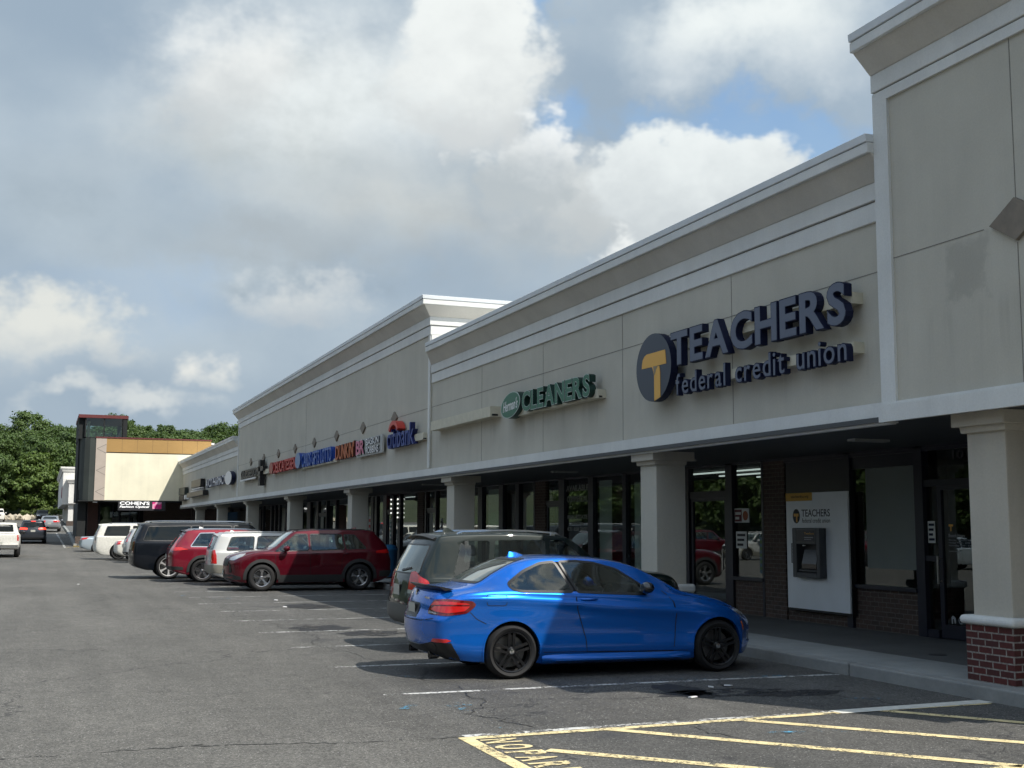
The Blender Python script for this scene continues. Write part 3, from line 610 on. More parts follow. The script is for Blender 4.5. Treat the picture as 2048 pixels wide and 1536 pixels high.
# newsagent
M_BL = mat('bright blue face', (.03, .12, .42), .4); M_BLS = mat('bright blue side', (.008, .05, .30), .4)
t = sign(44.5, 4.2, 'bright blue sign reading CARDS GIFTS LOTTO with a round blue badge at its left end')
letters(t, 'CARDS GIFTS LOTTO', 46.2, 41.1, 4.0, 4.52, 9.17, .15, M_BL, M_BLS, None, .02, .05)
bx('backing', M_BLS, t, (9.24, 9.36, 41.05, 46.3, 4.04, 4.48))
put(disc('badge', [mat('pale blue face', (.12, .22, .42), .4), M_BLS], 46.75, 4.3, .5, .30, 9.12, 9.36), t); bx('raceway', M_RACE, t, (9.26, 9.38, 40.6, 46.9, 3.96, 4.08))
M_RD = mat('red face', (.40, .02, .02), .45); M_RDS = mat('deep red side', (.22, .008, .008), .45)
t = sign(50, 4.2, 'red sign reading DELICATESSEN with a round red badge at its left end')
letters(t, 'DELICATESSEN', 52.3, 47.4, 4.02, 4.5, 9.17, .14, mat('bright red face', (.5, .035, .03), .45), M_RDS, None, .02, .05)
bx('backing', M_RDS, t, (9.22, 9.36, 47.3, 52.6, 4.05, 4.48)); put(disc('badge', [mat('dull red face', (.30, .05, .035), .45), M_RDS], 52.75, 4.27, .48, .25, 9.14, 9.36), t)
# small dark signs, too far to read
t = sign(58, 4.2, 'black sign with small white gleams and a tall upright black bar at its right end')
letters(t, 'CUISSEDOS', 61.5, 56.2, 4.08, 4.5, 9.17, .15, M_BLK, M_BLK, None, .03, .02); bx('backing', M_BLK, t, (9.2, 9.36, 56.2, 61.6, 4.05, 4.42))
bx('bar', M_BLK, t, (9.08, 9.3, 55.2, 55.7, 3.6, 4.75)); bx('crossbar', M_BLK, t, (9.08, 9.3, 54.5, 56.2, 4.25, 4.45)); bx('strip', M_WHITE, t, (9.14, 9.2, 57, 61.5, 3.98, 4.05)); bx('raceway', M_RACE, t, (9.2, 9.38, 53.6, 55, 4.1, 4.3))
t = sign(70, 4.2, 'white PHARMACY lettering with navy sides ending in a round white badge')
letters(t, 'AVCO PHARMACY', 75.4, 67.2, 4.06, 4.56, 9.17, .15, mat('soft white face', (.66, .68, .74), .5), M_NAVYS, None, .015, .07)
put(disc('badge', [M_WHITE, M_NAVYS], 65.7, 4.32, 1.25, .36, 9.13, 9.36), t)
t = sign(80, 4.2, 'black two-tier sign with a square block above a wide lower line')
bx('upper_block', M_BLK, t, (9.1, 9.36, 77.6, 82.6, 4.25, 4.72)); bx('lower_block', M_BLK, t, (9.05, 9.36, 75.8, 84.6, 3.66, 3.96)); bx('stripe', M_WHITE, t, (9.08, 9.3, 77.5, 81.8, 4.12, 4.18), (9.08, 9.3, 77.5, 82.8, 3.99, 4.04))
t = sign(88, 4.1, 'dark green square sign in the corner beside the far cream wall')
bx('panel', mat('dark green panel', (.02, .03, .026), .5), t, (9.1, 9.36, 86.7, 90.4, 3.95, 4.45)); bx('lower_panel', M_BLK, t, (9.1, 9.36, 87.5, 90.2, 3.55, 3.9)); bx('box', M_WHITE, t, (9.1, 9.38, 86.2, 86.8, 3.6, 3.9))
# ---------------------------------------------------------------- cash machine and its board
GXF = GX-.07
t = empty('cash_machine', (12.4, 17.8, .15), 0, 'white bank board with a grey cash machine and TEACHERS federal credit union printed on it', 'cash machine')
bx('board', mat('white board', (.80, .84, .86), .35, var=.05, vscale=1.5), t, (GX-.16, GX-.13, 16.96, 18.74, .38, 2.38)); bx('board_edge', M_BLK, t, (GX-.13, GX-.04, 16.94, 18.76, .34, 2.37))
bx('tab', mat('gold tab', (.62, .35, .04), .5), t, (GX-.165, GX-.16, 17.95, 18.74, 2.24, 2.38))
ff = face_frame(GX-.166)
put(text_obj('web_address', 'teachersfcu.org', mat('brown print', (.06, .035, .01), .6), t, ff, -18.58, -18.05, 2.28, 2.34, 0, .001, .008), t)
M_INK = mat('black print', (.006, .007, .012), .5)
put(text_obj('lettering', 'TEACHERS', M_INK, t, face_frame(GX-.161), -18.27, -17.45, 1.965, 2.09, 0, .001, .01), t)
put(text_obj('lettering', 'federal credit union', M_INK, t, face_frame(GX-.161), -18.26, -17.45, 1.86, 1.935, 0, .001, .003), t)
put(disc('emblem', [M_INK], 18.43, 1.975, .105, .125, GX-.164, GX-.160, 32), t)
bx('emblem_mark', M_GOLD, t, (GX-.166, GX-.164, 18.36, 18.50, 1.97, 2.02), (GX-.166, GX-.164, 18.395, 18.435, 1.87, 1.97))
M_ATM = mat('grey machine casing', (.055, .062, .07), .4)
bm = bmesh.new(); ya, yb, za, zb = 17.57, 18.37, .92, 1.77
for q in ((GX-.30, GX-.16, ya, ya+.1, za, zb), (GX-.30, GX-.16, yb-.12, yb, za, zb), (GX-.30, GX-.16, ya+.1, yb-.12, zb-.28, zb), (GX-.30, GX-.16, ya+.1, yb-.12, za, za+.09)): box(bm, *q)
o = put(link('casing', bm, M_ATM), t); bevel(o, .012, 2)
bx('recess', M_BLK, t, (GX-.17, GX-.162, ya+.1, yb-.12, za+.09, zb-.28)); bx('header', M_NAVY, t, (GX-.304, GX-.30, ya+.15, yb-.14, zb-.23, zb-.04))
put(text_obj('header_text', 'Teachers', M_GOLD, t, face_frame(GX-.305), -18.0, -17.72, zb-.11, zb-.075, 0, .001, .01), t); bx('header_line', mat('pale print', (.3, .33, .36), .5), t, (GX-.306, GX-.304, 17.74, 18.0, zb-.17, zb-.155), (GX-.306, GX-.304, 17.8, 18.0, zb-.20, zb-.19))
bm = bmesh.new(); prism(bm, [(GX-.17, 1.08), (GX-.17, 1.40), (GX-.22, 1.40), (GX-.285, 1.16), (GX-.285, 1.08)], 17.70, 18.12, lambda a, b_, h: (a, h, b_)); bmesh.ops.recalc_face_normals(bm, faces=list(bm.faces)); put(link('screen', bm, mat('dark screen', (.01, .012, .016), .15)), t)
bx('keypad', M_ATM, t, (GX-.28, GX-.19, 17.7, 18.2, 1.03, 1.06)); bx('lamp', M_WHITE, t, (GX-.25, GX-.22, 18.08, 18.14, 1.46, 1.475))
bx('notice', M_INK, t, (GX-.168, GX-.16, 18.38, 18.60, 1.16, 1.50)); bx('notice_sheet', mat('notice paper', (.30, .32, .34), .6), t, (GX-.170, GX-.168, 18.385, 18.585, 1.175, 1.485))
bx('notice_print', M_INK, t, *[(GX-.172, GX-.170, 18.41+.06*i, 18.44+.06*i, 1.44-.055*j, 1.465-.055*j) for i in range(3) for j in range(3)], *[(GX-.172, GX-.170, 18.41, 18.57, 1.20+.02*j, 1.205+.02*j) for j in range(5)])
COL.objects['cash_machine'].location.y -= .22
# ---------------------------------------------------------------- paper and writing on the glass
def poster(y0, y1, z0, z1, M, label, lines=0, ink=M_INK, x=GX-.012, extra=None, cat='poster'):
    t = empty('poster', (x, (y0+y1)/2, z0), 0, label, cat)
    bx('sheet', M, t, (x-.002, x, y0, y1, z0, z1))
    if lines:
        h = (z1-z0)/(lines*2+1)
        bx('print', ink, t, *[(x-.004, x-.002, y0+(y1-y0)*(.12+.1*((i*37) % 3)), y1-(y1-y0)*.12, z1-h*(2*i+2), z1-h*(2*i+1)) for i in range(lines)])
    return t
M_PAPER = mat('window paper', (.6, .62, .6), .7); M_MAR = mat('maroon card', (.12, .02, .025), .6)
poster(19.98, 20.5, 1.87, 2.14, M_PAPER, 'maroon and cream card in the shop window left of the brick pier', 0)
p = COL.objects['poster']; bx('maroon_half', M_MAR, p, (GX-.016, GX-.014, 20.24, 20.49, 1.89, 2.12)); bx('print', M_PAPER, p, (GX-.018, GX-.016, 20.27, 20.47, 2.02, 2.07), (GX-.018, GX-.016, 20.33, 20.47, 1.93, 1.98))
put(disc('seal', [mat('orange seal', (.30, .08, .03), .6)], 20.11, 2.0, .09, .09, GX-.018, GX-.014, 24), p)
poster(20.08, 20.46, 1.38, 1.70, M_PAPER, 'pale notice with dark printing below the maroon card', 3)
poster(19.5, 19.64, .93, 1.6, mat('blue green decal', (.07, .13, .17), .5), 'tall narrow blue and green sticker at the edge of the window beside the brick pier', 5, mat('green print', (.08, .16, .05), .6))
poster(14.82, 14.98, 1.55, 1.88, M_PAPER, 'white notice on the sidelight of the door numbered 10', 4, M_NAVYS)
poster(48.42, 48.9, .9, 2.2, mat('bright paper', (.55, .56, .58), .6), 'tall white poster with red print beside the fourth column from the right', 5, mat('red print', (.5, .05, .04), .6))
poster(39.0, 39.2, 1.0, 2.05, mat('bright paper', (.5, .5, .5), .6), 'narrow white and blue poster in the bank window beside the third column from the right', 6, M_NAVYS)
poster(45.35, 45.6, 1.0, 2.05, M_PAPER, 'narrow grey green poster between dark posts of the delicatessen front', 6, mat('teal print', (.05, .18, .17), .6))
t = poster(84.2, 96-6, .9, 2.75, mat('blue picture', (.035, .12, .25), .35), 'wide blue picture panel under the canopy at the far end of the walkway', 0, x=GX-.12, cat='window graphic')
bx('dark_shape', M_BLK, t, (GX-.15, GX-.122, 76, 90, 1.0, 1.9), (GX-.15, GX-.122, 76, 86, 1.9, 2.2)); bx('panel', mat('dark graphic', (.01, .015, .02), .3), t, (GX-.14, GX-.12, 74.6, 84.2, .9, 2.8))
t = empty('house_number', (GX-.01, 14.27, 2.8), 0, 'black number 10 on the glass above the bank door', 'number')
put(text_obj('numeral', '10', M_INK, t, face_frame(GX-.014), -14.39, -14.15, 2.79, 2.92, 0, .003, .012), t)
t = empty('window_lettering', (GX-.01, 28, 1.6), 0, 'large faint lettering reading AVAILABLE COMMERCIAL REAL ESTATE on a shop window', 'lettering')
M_FAINT = mat('frosted letter', (.26, .28, .26), .6)
for s_, z0, z1, wd in (('AVAILABLE', 2.68, 2.83, .68), ('COMMERCIAL', 2.40, 2.56, .64), ('REAL ESTATE', 1.98, 2.08, .6), ('SERVICES', 1.83, 1.89, .35), ('631 858 2400', 1.68, 1.78, .6)):
    put(text_obj('line_of_text', s_, M_FAINT, t, face_frame(GX-.014), -27.95-wd, -27.95+wd, z0, z1, 0, .002, .02), t)
t = empty('door_lettering', (GX-.03, 14.3, 1.5), 0, 'small white bank hours and a gold T printed on the glass of the bank door', 'lettering')
M_WP = mat('white print', (.34, .36, .37), .6); xx = GX-.008
bx('gold_mark', M_GOLD, t, (xx-.003, xx, 14.44, 14.53, 1.80, 1.83), (xx-.003, xx, 14.475, 14.495, 1.73, 1.80))
for s_, y0, z0, z1, wd in (('Branch Hours', 14.54, 1.64, 1.69, .34), ('Monday Thursday 9:00 - 5:00', 14.54, 1.585, 1.61, .62), ('Friday 9:00 - 6:00', 14.54, 1.545, 1.57, .45), ('Saturday 9:00 - 1:00', 14.54, 1.505, 1.53, .5), ('teachersfcu.org', 14.54, 1.42, 1.45, .24)):
    put(text_obj('line_of_text', s_, M_WP, t, face_frame(xx), -y0, -y0+wd, z0, z1, 0, .002, .01), t)
for i in range(3):
    y = 14.50-.16*i; bm = bmesh.new(); n = 20
    if i == 1:
        for k in range(n):
            a0, a1 = 2*math.pi*k/n, 2*math.pi*(k+1)/n
            bm.faces.new([bm.verts.new((xx-.002, y+r_*math.cos(a), .44+r_*math.sin(a))) for r_, a in ((.045, a0), (.045, a1), (.055, a1), (.055, a0))])
        box(bm, xx-.003, xx-.001, y-.03, y+.03, .43, .45)
    elif i == 0: prism(bm, [(y+.04, .38), (y+.045, .47), (y+.01, .50), (y-.04, .47), (y-.05, .40), (y-.02, .38), (y-.01, .45), (y+.015, .45), (y+.015, .38)], xx, xx-.002, lambda a, b_, h: (h, a, b_))
    else:
        for k in range(4, 18):
            a0, a1 = 2*math.pi*k/n, 2*math.pi*(k+1)/n
            bm.faces.new([bm.verts.new((xx-.002, y+r_*math.cos(a), .42+r_*math.sin(a))) for r_, a in ((.032, a0), (.032, a1), (.042, a1), (.042, a0))])
        box(bm, xx-.003, xx-.001, y-.008, y+.008, .43, .50); box(bm, xx-.003, xx-.001, y-.05, y, .43, .444)
    put(link('symbol', bm, M_WP), t)
# string lights on the delicatessen posts
t = empty('light_string', (12.4, 44.2, 2), 0, 'two vertical strings of small white bulbs on the dark posts of the delicatessen front', 'string lights')
M_BULB = mat('bulb', (.8, .8, .8), .4, emit=(1, 1, .95, .8))
for y, z1, n in ((44.15, 2.8, 5), (45.08, 2.8, 4)):
    for k in range(n):
        bm = bmesh.new(); bmesh.ops.create_icosphere(bm, subdivisions=2, radius=.035); bmesh.ops.translate(bm, verts=bm.verts, vec=(GX-.12, y, z1-.17*k)); put(link('bulb', bm, M_BULB), t)
bx('cable', M_BLK, t, (GX-.11, GX-.09, 44.14, 44.16, 1.9, 3), (GX-.11, GX-.09, 45.07, 45.09, 2.1, 3)); 
t = empty('neon_sign', (12.5, 46.2, 2.6), 0, 'small red lit sign hanging behind the delicatessen door glass', 'sign'); bx('panel', mat('red neon', (.5, .02, .02), .5, emit=(1, .05, .04, .5)), t, (GX+.1, GX+.12, 45.35, 45.8, 2.62, 2.84))
t = empty('neon_sign', (12.5, 40.2, 2.6), 0, 'small red and white lit sign behind the glass over the bank door', 'sign'); bx('panel', MATS['red neon'], t, (GX+.1, GX+.12, 39.8, 40.2, 2.72, 2.84)); bx('lower_half', M_WHITE, t, (GX+.1, GX+.12, 39.8, 40.2, 2.64, 2.71))
for i, (x, y) in enumerate(((5.05, 26.9), (7.0, 12.0), (7.25, 12.05), (6.4, 11.35), (1.1, 39), (5.3, 29.4))):
    o = B('paper_scrap', M_WHITE, None, (-.04, .04, -.025, .03, 0, .012)); o.location = (x, y, .006); o.rotation_euler = (.1, .05, i*1.1); tag(o, 'tiny white scrap of litter lying on the dark asphalt', 'litter', 'scraps of litter on the asphalt')
# blue litter bin by the delicatessen
t = empty('litter_bin', (10.35, 37.6, .15), 0, 'tall blue bin on the walkway behind the parked dark red car', 'bin')
bm = bmesh.new(); lathe(bm, [(0, .05), (.19, .05), (.21, .1), (.24, .86), (.25, .88)], 28, 'z'); o = link('body', bm, mat('blue plastic', (.015, .10, .22), .45), t, 40)
bm = bmesh.new(); lathe(bm, [(.255, .87), (.26, .93), (.21, 1.0), (.12, 1.05), (0, 1.06)], 28, 'z'); link('lid', bm, mat('blue lid', (.02, .13, .27), .4), t, 40)
bm = bmesh.new(); lathe(bm, [(0, .0), (.2, .0), (.2, .05), (0, .05)], 28, 'z'); link('base', bm, M_BLK, t, 40)
# ================================================================ the far store with the glazed tower
M_CREAM = stucco('cream panel', (.76, .72, .56), .03); M_OCH = mat('ochre metal panel', (.36, .215, .07), .6, var=.06, vscale=.6)
M_PINK = mat('pinkish cladding', (.42, .36, .31), .6, var=.04); M_CHAR = mat('charcoal cladding', (.036, .044, .040), .8, var=.12, vscale=1.2); M_BLKC = mat('black cladding', (.008, .010, .011), .8)
M_RCOP = mat('red metal coping', (.12, .026, .026), .5)
FY = 91.0
def adopt_all(o, par):
    for q in (o if isinstance(o, list) else [o]): adopt(q, par)
    return o
store = empty('corner_store', (8, FY, 0), 0, 'cream and ochre clad store with a dark corner and a glazed lantern on its roof', 'store')
def fb(name, M, *boxes): return adopt_all(B(name, M, None, *boxes), store)
fb('cream_wall', M_CREAM, (4.05, 12.2, FY, FY+.5, 3.58, 6.93)); fb('ochre_band', M_OCH, (4.05, 11.35, FY-.05, FY+.5, 7.0, 7.98)); fb('shadow_gap', M_GROOVE, (4.05, 11.3, FY+.05, FY+.4, 6.93, 7.0))
fb('panel_joint', mat('ochre joint', (.2, .12, .05), .7), *[(x, x+.02, FY-.055, FY-.05, 7.0, 7.98) for x in (5.1, 6.15, 7.2, 8.25, 9.3, 10.35)])
fb('coping', M_RCOP, (3.3, 11.4, FY-.09, FY+.5, 7.98, 8.07)); fb('pink_panel', M_PINK, (3.34, 4.05, FY-.06, FY+.5, 3.56, 7.98))
for z in (6.9, 5.35, 3.85):
    for s in (1, -1):
        bm = bmesh.new(); a, b_ = Vector((3.42, z+.32)), Vector((4.04, z+.32+s*.32)); n = Vector((-(b_-a).y, (b_-a).x)).normalized()*.018
        prism(bm, [(a.x+n.x, a.y+n.y), (b_.x+n.x, b_.y+n.y), (b_.x-n.x, b_.y-n.y), (a.x-n.x, a.y-n.y)], FY-.065, FY-.06, lambda p, q, h: (p, h, q)); bmesh.ops.recalc_face_normals(bm, faces=list(bm.faces)); adopt(link('panel_joint', bm, M_GROOVE), store)
bm = bmesh.new()
prism(bm, [(3.34, FY-.02), (2.95, FY-.0), (2.6, FY+.25), (2.42, FY+.7), (2.3, FY+1.4), (2.3, FY+3), (3.34, FY+3)], 3.50, 7.95, lambda a, b_, h: (a, b_, h)); bmesh.ops.recalc_face_normals(bm, faces=list(bm.faces)); adopt(link('dark_corner', bm, M_CHAR), store)
fb('black_facade', M_BLKC, (2.2, 2.6, FY+1.5, FY+9, 3.5, 8.0)); fb('tower_wall', M_BLKC, (2.15, 2.6, FY+.9, FY+8, 7.95, 9.6), (5.15, 5.45, FY+.6, FY+1.0, 8.0, 9.45), (5.15, 5.45, FY+7.6, FY+8, 8.0, 9.45))
fb('lantern_coping', M_RCOP, (2.1, 5.5, FY+.55, FY+8.1, 9.45, 9.68)); 
g = glass('lantern glass', (.80, .88, .86), 0., 1.6); fb('lantern_glass', g, (2.6, 5.15, FY+.7, FY+.72, 8.05, 9.45), (2.6, 5.15, FY+7.8, FY+7.82, 8.05, 9.45), (2.58, 2.6, FY+.8, FY+.9, 8.05, 9.45))
fb('lantern_frame', M_BLKC, (2.56, 2.66, FY+.66, FY+.76, 8.0, 9.45), (3.82, 3.90, FY+.66, FY+.76, 8.0, 9.45), (5.08, 5.16, FY+.66, FY+.76, 8.0, 9.45), (2.56, 5.16, FY+.66, FY+.76, 8.0, 8.07)); fb('lantern_post', M_CREAM, (2.75, 2.95, FY+2, FY+2.2, 8, 9.3))
fb('black_pier', M_BLKC, (2.32, 2.88, FY+1.0, FY+1.6, 1.0, 4.3)); fb('pier_base', M_BRICKD, (2.25, 2.95, FY+.9, FY+1.65, .2, 1.0))
M_BRK3 = brick('maroon brick', (.075, .028, .022), (.05, .022, .02), (.09, .075, .065), 'y')
fb('brick_pier', M_BRK3, (3.05, 3.75, FY+1.9, FY+2.6, .3, 3.6)); fb('plinth', M_CONC, (2.95, 5.2, FY+.5, FY+.9, .2, 1.0))
fb('soffit', M_BLKC, (2.3, 12.4, FY+.02, FY+6, 3.48, 3.56)); fb('rear_wall', M_BLKC, (3.75, 7.0, FY+5, FY+5.1, .3, 3.5)); fb('brick_wall', M_BRICKD, (7.0, 12.6, FY+3, FY+3.2, .3, 3.5), (10.2, 10.6, FY+.7, FY+1.2, .3, 3.5))
fb('window', g, (4.0, 5.3, FY+4.9, FY+4.92, .8, 3.2), (5.5, 6.7, FY+4.9, FY+4.92, .8, 3.2)); fb('window_frame', M_FRAME, *[(x, x+.08, FY+4.85, FY+4.95, .3, 3.4) for x in (3.95, 4.9, 5.35, 6.1, 6.8)])
fb('lamp', M_WHITE, (3.3, 3.6, FY+.1, FY+.4, 3.40, 3.47)); fb('notice', M_WHITE, (7.9, 8.15, FY+2.95, FY+3, 1.6, 1.9), (9.1, 9.55, FY+2.95, FY+3, 1.75, 2.05))
fb('body', M_BLKC, (2.6, 13.4, FY+1.6, FY+20, 3.56, 7.9), (3.7, 13.4, FY+5.1, FY+20, .2, 3.56), (2.5, 3.7, FY+9, FY+20, .2, 3.56)); fb('roof_lamp', M_WHITE, (11.35, 11.6, FY+.1, FY+.2, 7.72, 7.85))
t = empty('shop_sign', (6.6, FY, 3), 0, 'dark sign board reading COHEN\'S Fashion Optical with a bright pink picture at its right end', 'sign')
put(B('board', mat('charcoal sign board', (.030, .030, .035), .5), None, (5.0, 8.25, FY-.08, FY+.1, 2.86, 3.54)), t)
sf = south_frame(FY-.08); M_LIT = mat('bright white letter', (.85, .85, .85), .5, emit=(1, 1, 1, .35))
put(text_obj('lettering', "COHEN'S", M_LIT, t, sf, 5.12, 7.15, 3.26, 3.50, 0, .03, .02), t)
put(text_obj('lettering', 'Fashion Optical', M_LIT, t, sf, 5.10, 7.15, 3.0, 3.21, 0, .03, .02, .3), t)
M_PIC = mat('pink picture', (.75, .05, .30), .5); tt = NT(M_PIC.node_tree); tt.put(bsdf(M_PIC).inputs['Base Color'], tt.mix(tt.mr(tt.noise(tt.n('ShaderNodeTexCoord').outputs['Object'], 2.6, 3), .5, .56, 0, 1), (.65, .02, .20), (.75, .35, .5)))
put(B('picture', M_PIC, None, (7.35, 7.98, FY-.1, FY-.08, 2.98, 3.47)), t)
# the next block of shops further on
block = empty('store_block', (4, 150, 1.7), 0, 'white corniced shop block with a red round sign beyond the black facade', 'store')
def nb(name, M, *boxes): return adopt_all(B(name, M, None, *boxes), block)
M_WST = stucco('white stucco', (.66, .65, .62), .04)
bm = bmesh.new()
for z0, z1, ob, ot in ((4.2, 8.0, 0, 0), (8.0, 8.35, .1, .25), (8.35, 8.55, .3, .3)): tier(bm, 2.05, 9, 150, 190, z0, z1, ob, ot)
adopt(link('corner_tower', bm, M_WST), block)
bm = bmesh.new()
for z0, z1, ob, ot in ((4.3, 6.6, 0, 0), (6.6, 6.95, .08, .25), (6.95, 7.1, .28, .28)): tier(bm, 2.7, 9, 148.5, 150, z0, z1, ob, ot)
adopt(link('porch', bm, M_WST), block)
nb('column', M_WST, (2.75, 3.3, 149, 149.6, 1.7, 4.3)); nb('column_base', M_BRICKD, (2.6, 3.4, 148.9, 149.7, 1.5, 2.3)); nb('dark_front', M_BLKC, (3.4, 9, 151, 152, 1.7, 4.2)); nb('wall', M_WALL2, (2.9, 30, 152, 200, 1.5, 7.8))
put(disc('round_sign', [mat('sign red', (.22, .02, .03), .5)], 152.6, 5.6, .9, .65, 1.98, 2.05), block)
# ================================================================ hill, rock wall, planting and trees
M_HILL = mat('wooded hillside floor', (.035, .045, .018), .95, var=.4, vscale=.2)
def hz(x, y):
    z = gh(y)
    if y > 204: z += (min(y, 330)-204)*.135*(1-.5*min(max((x-10)/90, 0), 1))
    if y > 330: z += (min(y, 460)-330)*.06
    return z
def terrain(name, xs, ys_, fz, M):
    bm = bmesh.new(); rows = [[bm.verts.new((x, y, fz(x, y))) for x in xs] for y in ys_]
    for a, b_ in zip(rows, rows[1:]):
        for i in range(len(xs)-1): bm.faces.new((a[i], a[i+1], b_[i+1], b_[i]))
    return tag(link(name, bm, M), kind='structure')
terrain('hill', [-300+30*i for i in range(21)], [203, 210, 222, 240, 270, 330, 460, 700], lambda x, y: hz(x, y)+.05, M_HILL)
def wz(x, y): return 0 if x > -38 else min((-38-x)*.16, 9)
terrain('grass_bank', [-300, -140, -94, -70, -55, -46, -38], [-80, -40, 0, 40, 80, 120, 160, 203], lambda x, y: wz(x, y)+max(gh(y), 0)+.04, mat('bank grass', (.03, .048, .012), .95, var=.35, vscale=.5))
random.seed(11)
M_ROCK = mat('pale boulders', (.42, .37, .29), .9, var=.3, vscale=.8)
bm = bmesh.new()
for k in range(150):
    x = -28+k*.34+random.uniform(-.1, .1); s = random.uniform(.35, .75)
    r_ = bmesh.ops.create_icosphere(bm, subdivisions=1, radius=s); 
    for v in r_['verts']: v.co = Vector((v.co.x*random.uniform(.8, 1.3)+x, v.co.y*random.uniform(.7, 1.1)+201.5+random.uniform(-.3, .4), v.co.z*random.uniform(.7, 1.1)+gh(201)+.35))
tag(link('boulder_wall', bm, M_ROCK), 'row of pale boulders edging the car park below the wooded hill', 'rock wall')
def foliage(name, c1, c2):
    M = bpy.data.materials.new(name); M.use_nodes = True; MATS[name] = M; t = NT(M.node_tree); b = bsdf(M)
    g = t.n('ShaderNodeNewGeometry'); o = t.n('ShaderNodeObjectInfo')
    f = t.m('ADD', t.m('MULTIPLY', g.outputs['Random Per Island'], .6), t.m('MULTIPLY', o.outputs['Random'], .4))
    c = t.mix(f, c1, c2); t.put(b.inputs['Base Color'], c); b.inputs['Roughness'].default_value = .6
    tr = t.n('ShaderNodeBsdfTranslucent'); t.put(tr.inputs[0], t.mix(.5, c, (.12, .20, .02)))
    mx = t.n('ShaderNodeMixShader'); mx.inputs[0].default_value = .28
    out = M.node_tree.nodes['Material Output']; t.put(mx.inputs[1], b.outputs[0]); t.put(mx.inputs[2], tr.outputs[0]); t.put(out.inputs[0], mx.outputs[0])
    return M
M_LEAF = foliage('oak foliage', (.040, .078, .020), (.095, .150, .034)); M_LEAF2 = foliage('light foliage', (.075, .125, .022), (.13, .19, .04)); M_SHRUB = foliage('shrub foliage', (.08, .12, .03), (.15, .20, .05))
M_BARK = mat('grey bark', (.12, .10, .08), .9, var=.3, vscale=4)
def crown_bm(h, rad, base, nclump, nleaf, size, rnd):
    bm = bmesh.new(); cl = []
    for k in range(nclump):
        a = rnd.uniform(0, 2*math.pi); u = rnd.random(); z = base+(h-base)*(.12+.88*u)
        env = math.sin(math.pi*min(1, .18+.72*u))**.7; r_ = rad*env*rnd.uniform(.25, 1)**.6
        cl.append((Vector((r_*math.cos(a), r_*math.sin(a), z)), rnd.uniform(.16, .34)*rad))
    for c, cr_ in cl:
        for j in range(nleaf):
            d = Vector((rnd.gauss(0, 1), rnd.gauss(0, 1), rnd.gauss(0, 1)+.25)).normalized()
            p = c+Vector((d.x, d.y, d.z*.75))*cr_*rnd.uniform(.35, 1.2)
            nrm = (d+Vector((rnd.uniform(-.7, .7), rnd.uniform(-.7, .7), rnd.uniform(-.2, .9)))).normalized()
            t1 = nrm.orthogonal().normalized(); t1.rotate(Matrix.Rotation(rnd.uniform(0, 6.28), 3, nrm)); t2 = nrm.cross(t1); s = size*rnd.uniform(.6, 1.3)
            bm.faces.new([bm.verts.new(p+t1*s*a_+t2*s*b_+nrm*s*c_) for a_, b_, c_ in ((-.5, -.1, 0), (-.1, -.45, .1), (.55, -.1, 0), (.2, .45, -.1), (-.3, .4, .05))])
    return bm, cl
def make_tree(h, rad, base, seed, M, nclump=100, nleaf=110, size=.34, trunk=.22):
    rnd = random.Random(seed); bm, cl = crown_bm(h, rad, base, nclump, nleaf, size, rnd)
    t = empty('tree'); link('crown', bm, M, t)
    bm = bmesh.new()
    def limb(a, b_, r0, r1, n=6):
        d = (b_-a).normalized(); o = d.orthogonal().normalized(); q = d.cross(o)
        A = [bm.verts.new(a+(o*math.cos(2*math.pi*i/n)+q*math.sin(2*math.pi*i/n))*r0) for i in range(n)]; Bq = [bm.verts.new(b_+(o*math.cos(2*math.pi*i/n)+q*math.sin(2*math.pi*i/n))*r1) for i in range(n)]
        for i in range(n): bm.faces.new((A[i], A[(i+1) % n], Bq[(i+1) % n], Bq[i]))
    top = Vector((rnd.uniform(-.3, .3), rnd.uniform(-.3, .3), h*.62)); mid = Vector((.1, -.1, h*.3))
    limb(Vector((0, 0, -.5)), mid, trunk, trunk*.8); limb(mid, top, trunk*.8, trunk*.35)
    for c, _ in cl[::3]: limb(mid.lerp(top, rnd.uniform(0, .8)), c, trunk*.3, .03, 4)
    link('trunk', bm, M_BARK, t); return t
kinds = [make_tree(12.5, 4.4, 2.5, 1, M_LEAF), make_tree(14, 4.8, 3, 2, M_LEAF), make_tree(11, 4.0, 1.5, 3, M_LEAF), make_tree(9.5, 3.4, 1.0, 4, M_LEAF2), make_tree(13, 3.6, 4, 5, M_LEAF, 75, 105)]
TL = ['broad dark green tree in the wood on the hill', 'tall rounded dark green tree in the wood on the hill', 'low dense tree at the foot of the wooded hill', 'bright light green tree standing out in front of the dark wood', 'narrow open-crowned tree in the wood on the hill']
used = set()
def plant(k, x, y, z, s, rz, label, group):
    if k not in used: o = kinds[k]; used.add(k); o.location = (x, y, z); o.rotation_euler = (0, 0, rz)
    else: o = copy_tree(kinds[k], None, (x, y, z), rz)
    o.scale = (s, s, s); tag(o, label, 'tree', group); return o
rnd = random.Random(5)
rows = [(209, 4.6, (2, 0, 3)), (218, 5.6, (0, 1, 2)), (229, 5.0, (1, 0, 4)), (243, 5.2, (1, 0, 4)), (260, 5.6, (1, 4, 0))]
